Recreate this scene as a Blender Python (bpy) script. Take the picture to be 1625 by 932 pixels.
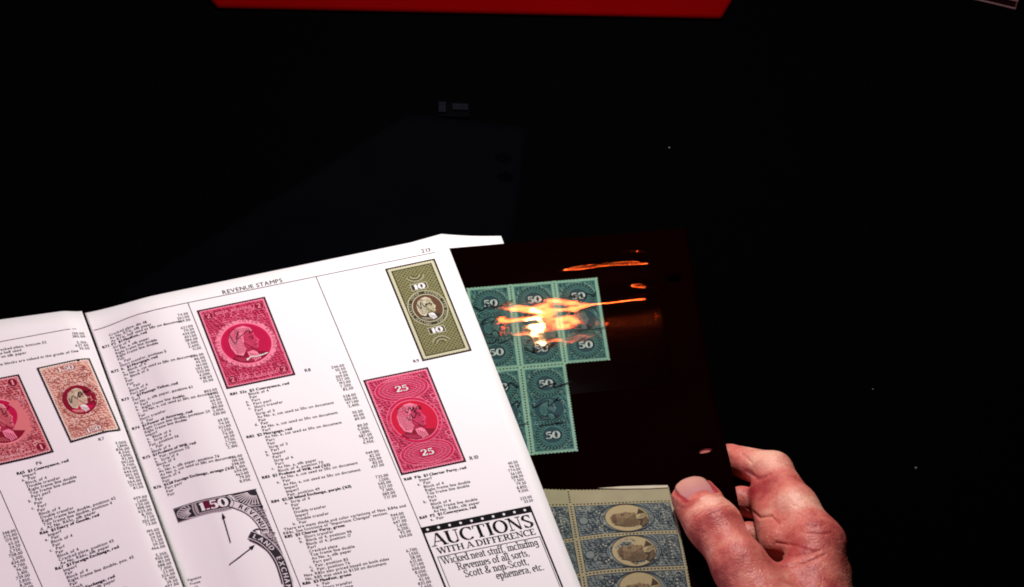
import bpy, bmesh, math, random
import numpy as np

# ------------------------------------------------------------------ reset
for o in list(bpy.data.objects):
    bpy.data.objects.remove(o)
scene = bpy.context.scene
COL = scene.collection
rad = math.radians

# ------------------------------------------------------------------ camera
scene.render.resolution_x, scene.render.resolution_y = 1024, 587
TILT, DIST = rad(38), 1.15
cam_d = bpy.data.cameras.new('camera')
cam_d.sensor_width = 36.0
cam_d.lens = 36.0 * (DIST / 0.0003) / 1625.0
cam_d.clip_start, cam_d.clip_end = 0.02, 50
cam = bpy.data.objects.new('camera', cam_d)
COL.objects.link(cam)
cam.location = (0, -DIST * math.sin(TILT), DIST * math.cos(TILT))
cam.rotation_euler = (TILT, 0, 0)
scene.camera = cam

# ------------------------------------------------------------------ world, lamps, exposure
world = bpy.data.worlds.new('World')
scene.world = world
world.use_nodes = True
world.node_tree.nodes['Background'].inputs[0].default_value = (0.6, 0.7, 1.0, 1)
world.node_tree.nodes['Background'].inputs[1].default_value = 0.002


def area_lamp(name, loc, target, sx, sy, power, color, spread=180, roll=0):
    d = bpy.data.lights.new(name, 'AREA')
    d.shape = 'RECTANGLE'
    d.size, d.size_y = sx, sy
    d.energy, d.color = power, color
    d.spread = rad(spread)
    o = bpy.data.objects.new(name, d)
    COL.objects.link(o)
    o.location = loc
    v = np.array(target, float) - np.array(loc, float)
    from mathutils import Vector
    from mathutils import Quaternion
    o.rotation_euler = (Vector(v).to_track_quat('-Z', 'Y') @ Quaternion((0, 0, 1), rad(roll))).to_euler()
    return o


area_lamp('desk_lamp', (0.030, 0.170, 0.40), (-0.03, -0.02, 0), 0.036, 0.030, 2.7, (1.0, 0.985, 0.965))
area_lamp('pink_fill_light', (-0.50, -0.35, 0.55), (-0.15, -0.1, 0), 0.25, 0.25, 1.5, (1.0, 0.56, 0.84))  # added fill out of view, tints the lower pages lilac
area_lamp('orange_strip_lamp', (0.058, 0.565, 0.76), (0.03, 0, 0), 0.14, 0.009, 0.50, (1.0, 0.125, 0.024), roll=7)
area_lamp('glare_core_light', (0.022, 0.560, 0.765), (0.03, 0, 0), 0.011, 0.007, 0.085, (1.0, 0.45, 0.17))  # added source, whitens the core of the orange glare on the film

scene.view_settings.view_transform = 'Standard'
scene.view_settings.look = 'None'
scene.view_settings.exposure = 0.0
scene.view_settings.gamma = 1.0
scene.view_settings.use_curve_mapping = False
scene.render.engine = 'CYCLES'
scene.cycles.filter_width = 1.9
scene.cycles.max_bounces = 8
scene.cycles.transparent_max_bounces = 16


# ------------------------------------------------------------------ materials
def new_mat(name):
    m = bpy.data.materials.new(name)
    m.use_nodes = True
    return m, m.node_tree.nodes, m.node_tree.links, m.node_tree.nodes['Principled BSDF']


def plain(name, col, rough=0.6, spec=0.3, var=0.0, vscale=300, bump=0.0, bscale=900, metal=0):
    m, N, L, b = new_mat(name)
    b.inputs['Base Color'].default_value = (*col, 1)
    b.inputs['Roughness'].default_value = rough
    b.inputs['Specular IOR Level'].default_value = spec
    b.inputs['Metallic'].default_value = metal
    if var:
        tc = N.new('ShaderNodeTexCoord')
        no = N.new('ShaderNodeTexNoise')
        no.inputs['Scale'].default_value = vscale
        no.inputs['Detail'].default_value = 4
        mx = N.new('ShaderNodeMix')
        mx.data_type = 'RGBA'
        mx.inputs[6].default_value = (*[c * (1 - var) for c in col], 1)
        mx.inputs[7].default_value = (*[min(1, c * (1 + var)) for c in col], 1)
        L.new(tc.outputs['Object'], no.inputs['Vector'])
        L.new(no.outputs['Fac'], mx.inputs[0])
        L.new(mx.outputs[2], b.inputs['Base Color'])
    if bump:
        tc = N.new('ShaderNodeTexCoord')
        no = N.new('ShaderNodeTexNoise')
        no.inputs['Scale'].default_value = bscale
        no.inputs['Detail'].default_value = 3
        bp = N.new('ShaderNodeBump')
        bp.inputs['Strength'].default_value = bump
        bp.inputs['Distance'].default_value = 0.0004
        L.new(tc.outputs['Object'], no.inputs['Vector'])
        L.new(no.outputs['Fac'], bp.inputs['Height'])
        L.new(bp.outputs['Normal'], b.inputs['Normal'])
    return m


def engraved(name, dark, light, pitch=1.1, style='guilloche', bias=0.5):
    """fine engraved line work printed in one ink; UV holds millimetres on the stamp"""
    m, N, L, b = new_mat(name)
    b.inputs['Roughness'].default_value = 0.7
    b.inputs['Specular IOR Level'].default_value = 0.15
    uv = N.new('ShaderNodeUVMap')
    uv.uv_map = 'print'

    def wave(kind, scale, dist, rot, direction='X'):
        mp = N.new('ShaderNodeMapping')
        mp.inputs['Rotation'].default_value = (0, 0, rot)
        w = N.new('ShaderNodeTexWave')
        w.wave_type = kind
        w.inputs['Scale'].default_value = scale
        w.inputs['Distortion'].default_value = dist
        w.inputs['Detail'].default_value = 2
        w.inputs['Detail Scale'].default_value = 0.8
        L.new(uv.outputs[0], mp.inputs[0])
        L.new(mp.outputs[0], w.inputs['Vector'])
        return w.outputs['Fac']

    s = 0.314 / pitch
    if style == 'lattice':
        a, c = wave('BANDS', s * 1.0, 0.3, rad(45)), wave('BANDS', s * 1.0, 0.3, rad(-45))
    elif style == 'scroll':
        a, c = wave('BANDS', s * 0.7, 9, rad(20)), wave('RINGS', s * 0.9, 5, 0)
    else:
        a, c = wave('RINGS', s, 2.2, 0), wave('BANDS', s * 0.8, 4, rad(50))
    mxa = N.new('ShaderNodeMath')
    mxa.operation = 'MAXIMUM' if style == 'lattice' else 'ADD'
    L.new(a, mxa.inputs[0])
    L.new(c, mxa.inputs[1])
    no = N.new('ShaderNodeTexNoise')
    no.inputs['Scale'].default_value = 0.9
    no.inputs['Detail'].default_value = 5
    L.new(uv.outputs[0], no.inputs['Vector'])
    ad = N.new('ShaderNodeMath')
    ad.operation = 'MULTIPLY_ADD'
    ad.inputs[1].default_value = 1.0
    L.new(no.outputs['Fac'], ad.inputs[0])
    L.new(mxa.outputs[0], ad.inputs[2])
    rp = N.new('ShaderNodeMapRange')
    lo = {'lattice': 1.0, 'scroll': 1.1, 'guilloche': 1.1}[style]
    rp.inputs['From Min'].default_value = lo - 0.35 + (0.5 - bias)
    rp.inputs['From Max'].default_value = lo + 0.85 + (0.5 - bias)
    L.new(ad.outputs[0], rp.inputs['Value'])
    mx = N.new('ShaderNodeMix')
    mx.data_type = 'RGBA'
    mx.inputs[6].default_value = (*dark, 1)
    mx.inputs[7].default_value = (*light, 1)
    L.new(rp.outputs[0], mx.inputs[0])
    L.new(mx.outputs[2], b.inputs['Base Color'])
    return m


MAT = {}
MAT['paper'] = plain('catalogue_paper', (0.84, 0.825, 0.82), 0.62, 0.25, 0.02, 60, 0.05, 1500)
MAT['ink'] = plain('black_ink', (0.006, 0.005, 0.007), 0.7, 0.05)
MAT['grey_ink'] = plain('grey_ink', (0.028, 0.024, 0.030), 0.7, 0.05)
MAT['white'] = plain('unprinted_white', (0.82, 0.80, 0.79), 0.65, 0.2)
MAT['cream'] = plain('cream_face', (0.62, 0.57, 0.40), 0.65, 0.2, 0.15, 900)

# ------------------------------------------------------------------ mesh helpers


def link(name, me, parent=None):
    o = bpy.data.objects.new(name, me)
    COL.objects.link(o)
    if parent:
        o.parent = parent
    return o


def tag(o, label=None, cat=None, group=None, kind=None):
    if label:
        o['label'] = label
    if cat:
        o['category'] = cat
    if group:
        o['group'] = group
    if kind:
        o['kind'] = kind
    return o


def thing(name, label, cat, group=None):
    o = bpy.data.objects.new(name, None)
    o.empty_display_size = 0.02
    COL.objects.link(o)
    return tag(o, label, cat, group)


def mesh(name, V, F, mats, parent=None, smooth=False, midx=None):
    me = bpy.data.meshes.new(name)
    me.from_pydata([tuple(map(float, v)) for v in V], [], F)
    for m in (mats if isinstance(mats, (list, tuple)) else [mats]):
        me.materials.append(m)
    if midx is not None:
        me.polygons.foreach_set('material_index', midx)
    if smooth:
        me.polygons.foreach_set('use_smooth', [True] * len(me.polygons))
    me.update()
    return link(name, me, parent)


def sm(t):
    t = min(max(t, 0.0), 1.0)
    return t * t * (3 - 2 * t)


def sheet(name, fn, us, vs, thick, mat, parent=None):
    """a thin closed sheet: fn(u, v) -> point on its upper face"""
    V, F = [], []
    nu, nv = len(us), len(vs)
    for v in vs:
        for u in us:
            V.append(fn(u, v))
    n = len(V)
    V += [(p[0], p[1], p[2] - thick) for p in V]
    for j in range(nv - 1):
        for i in range(nu - 1):
            a = j * nu + i
            q = [a, a + 1, a + nu + 1, a + nu]
            F.append(q)
            F.append([k + n for k in reversed(q)])
    rim = [i for i in range(nu)] + [j * nu + nu - 1 for j in range(1, nv)] + \
          [(nv - 1) * nu + i for i in range(nu - 2, -1, -1)] + [j * nu for j in range(nv - 2, 0, -1)]
    for k in range(len(rim)):
        a, b = rim[k], rim[(k + 1) % len(rim)]
        F.append([b, a, a + n, b + n])
    me = bpy.data.meshes.new(name)
    me.from_pydata([tuple(map(float, p)) for p in V], [], F)
    me.materials.append(mat)
    bm = bmesh.new()
    bm.from_mesh(me)
    bmesh.ops.recalc_face_normals(bm, faces=bm.faces[:])
    bm.to_mesh(me)
    bm.free()
    o = link(name, me, parent)
    nf = 2 * (nu - 1) * (nv - 1)
    me.polygons.foreach_set('use_smooth', [i < nf for i in range(len(me.polygons))])
    return o


# ------------------------------------------------------------------ lettering
# plain sans glyphs come from Blender's built-in font, cached glyph by glyph
GLY = {}


def glyph(ch):
    if ch in GLY:
        return GLY[ch]
    if ch == ' ':
        GLY[ch] = ([], [], 0.3)
        return GLY[ch]
    cu = bpy.data.curves.new('g', 'FONT')
    cu.body = ch
    cu.size = 1.0
    cu.resolution_u = 2
    o = bpy.data.objects.new('g', cu)
    COL.objects.link(o)
    dg = bpy.context.evaluated_depsgraph_get()
    me = bpy.data.meshes.new_from_object(o.evaluated_get(dg))
    vs = [(v.co.x, v.co.y) for v in me.vertices]
    fs = [list(p.vertices) for p in me.polygons]
    bpy.data.objects.remove(o)
    bpy.data.curves.remove(cu)
    bpy.data.meshes.remove(me)
    adv = (max([v[0] for v in vs]) + 0.07) if vs else 0.3
    GLY[ch] = (vs, fs, adv)
    return GLY[ch]


# a small book-face alphabet drawn as pen strokes: thick uprights, thin bars, serifs
def arc(cx, cy, rx, ry, a0, a1, n=14):
    return [(cx + rx * math.cos(rad(a0 + (a1 - a0) * i / n)), cy + ry * math.sin(rad(a0 + (a1 - a0) * i / n))) for i in range(n + 1)]


X = 0.64
SER = {
    'A': (0.80, [('t', [(.06, 0), (.38, 1)]), ('k', [(.40, 1), (.72, 0)]), ('t', [(.17, .34), (.60, .34)])], [(.06, 0), (.72, 0)]),
    'U': (0.84, [('p', [(.18, 1), (.18, .32)] + arc(.43, .32, .25, .30, 180, 330)), ('t', [(.66, .22), (.68, 1)])], [(.18, 1), (.68, 1)]),
    'C': (0.78, [('p', arc(.43, .5, .35, .48, 48, 312, 20)), ('t', [(.68, .70), (.68, .98)])], []),
    'T': (0.74, [('k', [(.37, 0), (.37, 1)]), ('t', [(.04, .97), (.70, .97)]), ('t', [(.05, .76), (.05, 1)]), ('t', [(.69, .76), (.69, 1)])], [(.37, 0)]),
    'I': (0.40, [('k', [(.20, 0), (.20, 1)])], [(.20, 0), (.20, 1)]),
    'O': (0.86, [('p', arc(.43, .5, .34, .48, 0, 360, 26))], []),
    'N': (0.86, [('t', [(.16, 0), (.16, 1)]), ('k', [(.14, 1), (.70, 0)]), ('t', [(.70, 0), (.70, 1)])], [(.16, 0), (.12, 1), (.70, 1)]),
    'S': (0.64, [('p', arc(.32, .74, .21, .23, 40, 200, 10) + [(.20, .60), (.44, .40)] + arc(.32, .25, .22, .23, 20, -150, 10)), ('t', [(.52, .72), (.52, .97)]), ('t', [(.10, .03), (.10, .28)])], []),
    'W': (1.06, [('k', [(.06, 1), (.30, 0)]), ('t', [(.30, 0), (.52, 1)]), ('k', [(.50, 1), (.75, 0)]), ('t', [(.75, 0), (.97, 1)])], [(.06, 1), (.50, 1), (.97, 1)]),
    'H': (0.88, [('k', [(.19, 0), (.19, 1)]), ('k', [(.69, 0), (.69, 1)]), ('t', [(.19, .5), (.69, .5)])], [(.19, 0), (.19, 1), (.69, 0), (.69, 1)]),
    'D': (0.84, [('k', [(.19, 0), (.19, 1)]), ('p', [(.19, .97)] + arc(.36, .5, .38, .47, 90, -90, 14) + [(.19, .03)])], [(.15, 0), (.15, 1)]),
    'F': (0.66, [('k', [(.19, 0), (.19, 1)]), ('t', [(.12, .97), (.58, .97)]), ('t', [(.58, .75), (.58, .99)]), ('t', [(.19, .52), (.46, .52)])], [(.19, 0), (.15, 1)]),
    'E': (0.72, [('k', [(.19, 0), (.19, 1)]), ('t', [(.12, .97), (.60, .97)]), ('t', [(.60, .75), (.60, .99)]), ('t', [(.19, .52), (.48, .52)]), ('t', [(.12, .03), (.64, .03)]), ('t', [(.64, .01), (.64, .27)])], [(.15, 0), (.15, 1)]),
    'R': (0.80, [('k', [(.19, 0), (.19, 1)]), ('p', [(.19, .97)] + arc(.38, .74, .22, .23, 90, -90, 10) + [(.19, .51)]), ('k', [(.40, .51), (.70, 0)])], [(.19, 0), (.15, 1), (.72, 0)]),
    'a': (0.50, [('p', arc(.24, .46, .16, .17, 150, 0, 8) + [(.40, .08)]), ('p', arc(.23, .19, .16, .17, 60, 300, 10)), ('t', [(.40, .06), (.48, .03)])], []),
    'c': (0.48, [('p', arc(.27, .32, .20, .31, 50, 310, 14))], []),
    'd': (0.56, [('p', arc(.26, .32, .19, .31, 0, 360, 16)), ('k', [(.44, 0), (.44, 1)])], [(.40, 1), (.48, 0)]),
    'e': (0.50, [('p', [(.08, .36), (.44, .36)] + arc(.26, .34, .18, .30, 0, 300, 16))], []),
    'f': (0.36, [('p', [(.17, 0), (.17, .75)] + arc(.30, .78, .13, .2, 180, 45, 6)), ('t', [(.03, X - .02), (.33, X - .02)])], [(.17, 0)]),
    'g': (0.54, [('p', arc(.25, .38, .17, .24, 0, 360, 14)), ('p', [(.42, .60), (.44, .0)] + arc(.26, -.12, .18, .16, 20, -170, 9))], []),
    'h': (0.58, [('k', [(.14, 0), (.14, 1)]), ('p', [(.14, .48)] + arc(.30, .46, .14, .16, 150, 10, 7) + [(.45, 0)])], [(.14, 0), (.10, 1), (.45, 0)]),
    'i': (0.30, [('k', [(.15, 0), (.15, X)]), ('k', [(.15, .84), (.15, .94)])], [(.15, 0), (.11, X)]),
    'k': (0.56, [('k', [(.14, 0), (.14, 1)]), ('t', [(.14, .28), (.44, X)]), ('k', [(.24, .38), (.48, 0)])], [(.14, 0), (.10, 1), (.44, X), (.48, 0)]),
    'l': (0.30, [('k', [(.15, 0), (.15, 1)])], [(.15, 0), (.11, 1)]),
    'm': (0.86, [('k', [(.14, 0), (.14, X)]), ('p', [(.14, .48)] + arc(.29, .46, .13, .16, 150, 10, 7) + [(.43, 0)]), ('p', [(.43, .48)] + arc(.58, .46, .13, .16, 150, 10, 7) + [(.72, 0)])], [(.14, 0), (.10, X), (.43, 0), (.72, 0)]),
    'n': (0.58, [('k', [(.14, 0), (.14, X)]), ('p', [(.14, .48)] + arc(.30, .46, .14, .16, 150, 10, 7) + [(.45, 0)])], [(.14, 0), (.10, X), (.45, 0)]),
    'o': (0.56, [('p', arc(.28, .32, .20, .31, 0, 360, 18))], []),
    'p': (0.58, [('k', [(.14, -.3), (.14, X)]), ('p', arc(.31, .32, .19, .31, 180, -180, 16))], [(.14, -.3), (.10, X)]),
    'r': (0.42, [('k', [(.14, 0), (.14, X)]), ('p', [(.14, .46)] + arc(.30, .46, .13, .15, 150, 40, 6))], [(.14, 0), (.10, X)]),
    's': (0.42, [('p', arc(.21, .48, .13, .14, 40, 200, 8) + [(.14, .38), (.28, .26)] + arc(.20, .16, .14, .14, 20, -150, 8))], []),
    't': (0.36, [('p', [(.15, .86), (.15, .14)] + arc(.25, .14, .10, .12, 180, 310, 5)), ('t', [(.02, X - .02), (.32, X - .02)])], []),
    'u': (0.58, [('p', [(.13, X), (.13, .2)] + arc(.27, .18, .14, .16, 180, 330, 7)), ('k', [(.44, 0), (.44, X)])], [(.09, X), (.40, X), (.48, 0)]),
    'v': (0.54, [('k', [(.06, X), (.27, 0)]), ('t', [(.27, 0), (.47, X)])], [(.06, X), (.47, X)]),
    '&': (0.80, [('p', [(.72, .42), (.50, .05)] + arc(.32, .22, .24, .21, 300, 90, 10) + arc(.36, .78, .15, .19, 230, -40, 10) + [(.30, .40), (.70, 0)])], []),
    ',': (0.26, [('k', [(.12, .10), (.12, .0)]), ('t', [(.15, .03), (.07, -.16)])], []),
    '.': (0.28, [('k', [(.13, 0), (.13, .13)])], []),
    '-': (0.38, [('t', [(.05, .28), (.32, .28)]), ('t', [(.05, .25), (.32, .25)])], []),
    '0': (0.72, [('p', arc(.36, .5, .25, .48, 0, 360, 22))], []),
    '1': (0.48, [('k', [(.26, 0), (.26, .98)]), ('t', [(.08, .78), (.26, .96)])], [(.26, 0)]),
    '2': (0.66, [('p', arc(.30, .72, .22, .25, 170, -30, 10) + [(.10, .06)]), ('k', [(.08, .06), (.58, .06)]), ('t', [(.58, .04), (.60, .26)])], []),
    '5': (0.66, [('t', [(.16, .96), (.16, .52)]), ('k', [(.14, .92), (.56, .92)]), ('p', [(.16, .54)] + arc(.30, .31, .25, .29, 110, -140, 12))], []),
    ' ': (0.28, [], []),
}


class Print:
    """flat ink shapes in millimetres (x right, y down), each with a material and a layer"""

    def __init__(s):
        s.P = []           # (verts, material key, layer)

    def poly(s, pts, m, layer=0):
        s.P.append((pts, m, layer))

    def rect(s, x0, y0, x1, y1, m, layer=0, cell=3.0):
        nx, ny = max(1, int(abs(x1 - x0) / cell + .99)), max(1, int(abs(y1 - y0) / cell + .99))
        for i in range(nx):
            for j in range(ny):
                a, b = x0 + (x1 - x0) * i / nx, x0 + (x1 - x0) * (i + 1) / nx
                c, d = y0 + (y1 - y0) * j / ny, y0 + (y1 - y0) * (j + 1) / ny
                s.poly([(a, c), (b, c), (b, d), (a, d)], m, layer)

    def frame(s, x0, y0, x1, y1, w, m, layer=0):
        s.rect(x0, y0, x1, y0 + w, m, layer)
        s.rect(x0, y1 - w, x1, y1, m, layer)
        s.rect(x0, y0 + w, x0 + w, y1 - w, m, layer)
        s.rect(x1 - w, y0 + w, x1, y1 - w, m, layer)

    def disc(s, cx, cy, rx, ry, m, layer=0, n=32):
        r = [(cx + rx * math.cos(2 * math.pi * i / n), cy + ry * math.sin(2 * math.pi * i / n)) for i in range(n)]
        if rx > 2:
            for i in range(n):
                s.poly([(cx, cy), r[i], r[(i + 1) % n]], m, layer)
        else:
            s.poly(r, m, layer)

    def ring(s, cx, cy, rx, ry, w, m, layer=0, n=40, a0=0, a1=360, dash=False):
        for i in range(n):
            if dash and i % 2:
                continue
            t0, t1 = rad(a0 + (a1 - a0) * i / n), rad(a0 + (a1 - a0) * (i + 1) / n)
            q = []
            for t, k in ((t0, 0), (t1, 0), (t1, w), (t0, w)):
                q.append((cx + (rx - k) * math.cos(t), cy + (ry - k) * math.sin(t)))
            s.poly(q, m, layer)

    def ribbon(s, pts, w, m, layer=0, cell=4.0):
        out = []
        for (x0, y0), (x1, y1) in zip(pts, pts[1:]):
            n = max(1, int(math.hypot(x1 - x0, y1 - y0) / cell + .99))
            for i in range(n):
                out.append(((x0 + (x1 - x0) * i / n, y0 + (y1 - y0) * i / n), (x0 + (x1 - x0) * (i + 1) / n, y0 + (y1 - y0) * (i + 1) / n)))
        for (x0, y0), (x1, y1) in out:
            l = math.hypot(x1 - x0, y1 - y0) or 1
            nx, ny = -(y1 - y0) / l * w / 2, (x1 - x0) / l * w / 2
            s.poly([(x0 + nx, y0 + ny), (x1 + nx, y1 + ny), (x1 - nx, y1 - ny), (x0 - nx, y0 - ny)], m, layer)

    def width(s, txt, size):
        return sum(glyph(c)[2] for c in txt) * size

    def text(s, txt, x, y, size, m, layer=0, slope=0.0, align='l', bold=False, fat=.035):
        """sans text, baseline at y"""
        fat = .13 if bold else fat
        w = s.width(txt, size)
        if align == 'r':
            x -= w
        if align == 'c':
            x -= w / 2
        x0 = x
        for c in txt:
            vs, fs, adv = glyph(c)
            for f in fs:
                s.poly([(x + vs[k][0] * size, y - vs[k][1] * size + slope * (x - x0)) for k in f], m, layer)
                if fat:
                    s.poly([(x + fat * size + vs[k][0] * size, y - vs[k][1] * size + slope * (x - x0)) for k in f], m, layer + .2)
            x += adv * size

    def serif(s, txt, x, y, size, m, layer=0, wide=None, a=.085, b=.026, slope=0.0, align='l', sw=1.0):
        """book-face text; wide stretches the line to a given length"""
        w = sum(SER[c][0] for c in txt) * size
        k = (wide / w) if wide else 1.0
        if align == 'c':
            x -= w * k / 2
        x0 = x
        for c in txt:
            adv, strokes, serifs = SER[c]

            def T(px, py):
                xx = x + px * size * k
                return (xx, y - py * size + slope * (xx - x0))
            for kind, pts in strokes:
                for (p, q) in zip(pts, pts[1:]):
                    l = math.hypot(q[0] - p[0], q[1] - p[1]) or 1
                    nx, ny = -(q[1] - p[1]) / l, (q[0] - p[0]) / l
                    h = {'t': b, 'k': a * max(.8, abs(nx))}.get(kind) or math.sqrt((a * nx) ** 2 + (b * ny) ** 2)
                    if kind == 'k' and abs(nx) < .3:
                        h = a * .7
                    e = .012 if kind == 'p' else 0
                    dx, dy = (q[0] - p[0]) / l * e, (q[1] - p[1]) / l * e
                    s.poly([T(p[0] - dx + nx * h, p[1] - dy + ny * h), T(q[0] + dx + nx * h, q[1] + dy + ny * h),
                            T(q[0] + dx - nx * h, q[1] + dy - ny * h), T(p[0] - dx - nx * h, p[1] - dy - ny * h)], m, layer)
            for sx, sy in serifs:
                yy = sy - b if sy > .3 else sy + b
                s.poly([T(sx - .15 * sw, yy - b), T(sx + .15 * sw, yy - b), T(sx + .15 * sw, yy + b), T(sx - .15 * sw, yy + b)], m, layer + .3)
            x += adv * size * k

    def arctext(s, txt, cx, cy, rx, ry, size, a0, a1, m, layer=0):
        """sans capitals standing on an arc (degrees, clockwise from the right, y down)"""
        n = len(txt)
        for i, c in enumerate(txt):
            t = rad(a0 + (a1 - a0) * (i + .5) / n)
            vs, fs, adv = glyph(c)
            px, py = cx + rx * math.cos(t), cy + ry * math.sin(t)
            sg = 1 if a1 > a0 else -1
            tx, ty = -math.sin(t) * sg, math.cos(t) * sg
            ux, uy = ty, -tx
            for f in fs:
                s.poly([(px + tx * (vs[k][0] - adv / 2) * size + ux * vs[k][1] * size,
                         py + ty * (vs[k][0] - adv / 2) * size + uy * vs[k][1] * size) for k in f], m, layer)

    def scribble(s, cx, cy, w, h, m, layer, seed, turns=5, pen=.28):
        """a few joined slanting pen strokes, like a hurried signature"""
        r = random.Random(seed)
        pts = []
        n = turns * 2 + 1
        for i in range(n):
            t = i / (n - 1)
            x = cx - w / 2 + t * w + r.uniform(-.16, .16) * w
            y = cy + (h * r.uniform(-.05, .6) if i % 2 else -h * r.uniform(-.1, .75)) - .5 * h * (t - .5)
            if i % 2 == 0:
                x += .12 * w
            pts.append((x, y))
        fine = []
        for i in range(len(pts) - 1):
            p0, p1, p2, p3 = pts[max(i - 1, 0)], pts[i], pts[i + 1], pts[min(i + 2, len(pts) - 1)]
            for k in range(6):
                t = k / 6
                f = [(-t + 2 * t * t - t ** 3) / 2, (2 - 5 * t * t + 3 * t ** 3) / 2, (t + 4 * t * t - 3 * t ** 3) / 2, (t ** 3 - t * t) / 2]
                fine.append(tuple(f[0] * p0[q] + f[1] * p1[q] + f[2] * p2[q] + f[3] * p3[q] for q in (0, 1)))
        fine.append(pts[-1])
        s.ribbon(fine, pen, m, layer)

    def put(s, other, x, y, rot=0, layer=0, sx=1, sy=1):
        c, n = math.cos(rot), math.sin(rot)
        for pts, m, l in other.P:
            s.P.append(([(x + sx * (c * a - n * b), y + sy * (n * a + c * b)) for a, b in pts], m, l + layer))

    def build(s, name, fn, parent=None, lift=0.00010, eps=0.00004):
        """fn(x_mm, y_mm) -> point; every layer sits eps above the one below"""
        keys = []
        V, F, MI, UV = [], [], [], []
        for pts, m, layer in s.P:
            if m not in keys:
                keys.append(m)
            b = len(V)
            for (x, y) in pts:
                p = fn(x, y)
                V.append((float(p[0]), float(p[1]), float(p[2]) + lift + eps * layer))
                UV.append((x, y))
            F.append(list(range(b, b + len(pts))))
            MI.append(keys.index(m))
        me = bpy.data.meshes.new(name)
        me.from_pydata(V, [], F)
        for k in keys:
            me.materials.append(MAT[k])
        me.polygons.foreach_set('material_index', MI)
        uvl = me.uv_layers.new(name='print')
        buf = np.array([UV[l.vertex_index] for l in me.loops], dtype=np.float32).ravel()
        uvl.data.foreach_set('uv', buf)
        # make every face look up
        bm = bmesh.new()
        bm.from_mesh(me)
        bm.normal_update()
        fl = [f for f in bm.faces if f.normal.z < 0]
        bmesh.ops.reverse_faces(bm, faces=fl)
        bm.to_mesh(me)
        bm.free()
        return link(name, me, parent)


# ------------------------------------------------------------------ table
m, N, L, b = new_mat('black_table_cloth')
b.inputs['Base Color'].default_value = (0.0006, 0.0006, 0.0007, 1)
b.inputs['Roughness'].default_value = 0.95
b.inputs['Specular IOR Level'].default_value = 0.0
tc = N.new('ShaderNodeTexCoord')
no = N.new('ShaderNodeTexNoise')
no.inputs['Scale'].default_value = 1200
bp = N.new('ShaderNodeBump')
bp.inputs['Strength'].default_value = 0.3
bp.inputs['Distance'].default_value = 0.0005
L.new(tc.outputs['Object'], no.inputs['Vector'])
L.new(no.outputs['Fac'], bp.inputs['Height'])
L.new(bp.outputs['Normal'], b.inputs['Normal'])
table = mesh('table_top', [(-.9, -.7, 0), (.9, -.7, 0), (.9, .7, 0), (-.9, .7, 0), (-.9, -.7, -.03), (.9, -.7, -.03), (.9, .7, -.03), (-.9, .7, -.03)],
             [[0, 1, 2, 3], [7, 6, 5, 4], [0, 4, 5, 1], [1, 5, 6, 2], [2, 6, 7, 3], [3, 7, 4, 0]], m)
tag(table, kind='structure')

# ------------------------------------------------------------------ catalogue
TLX, TLY = -0.20144, -0.01864
EUX, EUY = 0.97593, 0.21810
EVX, EVY = 0.30302, -0.95298
PW = 0.17348


def z_right(u, v):
    return .003 + .009 * sm(u / .036) + .008 * min(max((u - .02) / .152, 0), 1.2) + .004 * (v / .15) * (1 - sm(u / .04))


def page_right(u, v):
    k = .07 * math.sqrt(max(0, 1 - u / PW)) * v
    return (TLX + EUX * (u + k) + EVX * v, TLY + EUY * (u + k) + EVY * v + .0046 * (1 - sm(u / .036)), z_right(u, v))


def page_left(s, v):
    g = page_right(0, v)
    a = rad(10 + 70 * max(v, 0))
    z = .0045 + .002 * sm(s / .01) + .13 * max(v, 0) / .14 * max(0, .045 - s)
    return (g[0] - .0012 - s * math.cos(a), g[1] - s * math.sin(a), z)


cat = thing('catalogue', 'open stamp catalogue with white printed pages and red stamp pictures', 'catalogue')
us = [i * .0012 for i in range(22)] + [.0264 + i * .0056 for i in range(1, 27)]
us = [u for u in us if u < PW - .002] + [PW]
vs = [i * .010 for i in range(28)]
rp = sheet('page', lambda u, v: page_right(u, v), us, vs, .00012, MAT['paper'], cat)
rp['label'] = 'right hand page with columns of prices and five stamp pictures'
ss = [i * .001 for i in range(9)] + [.010 + i * .005 for i in range(34)]
lp = sheet('page', lambda s, v: page_left(s, v), ss, vs, .00012, MAT['paper'], cat)
lp['label'] = 'left hand page with two red stamp pictures'


# the leaf lying under the stock page, its corner peeping out above it
def leaf(u, v):
    g0, g1 = (-.195, -.024), (-.0343, .0352)
    if u < .85:
        t = u / .85
        x, y = g0[0] + (g1[0] - g0[0]) * t, g0[1] + (g1[1] - g0[1]) * t
    else:
        t = (u - .85) / .15
        x, y = g1[0] + (-.0053 - g1[0]) * t, g1[1] + (.0341 - g1[1]) * t - .0006 * math.sin(math.pi * t)
    return (x + .283 * v, y - .959 * v, .0016 + .0004 * math.sin(u * 3))


sheet('page', leaf, [i / 40 for i in range(41)], vs, .00012, MAT['paper'], cat)['label'] = 'blank corner of a page lying under the black stock page'


# leaves below the open spread and the limp cover
def under_left(k):
    return lambda s, v: (lambda p: (p[0], p[1], .0008 + (p[2] - .0012) * k))(page_left(s + .002, v + .0005 * (1 - k)))


for k in (.35, .7):
    sheet('page', under_left(k), [i * .006 for i in range(29)], vs, .00012, MAT['paper'], cat)

HAIR = .34


def block_text(pr, x, y, lines, pitch, size, slope=0.0, m='grey_ink'):
    for i, ln in enumerate(lines):
        if not ln:
            continue
        ind, txt, bold = ln
        pr.text(txt, x + ind, y + i * pitch, size, m, 0, slope, bold=bold)


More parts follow.
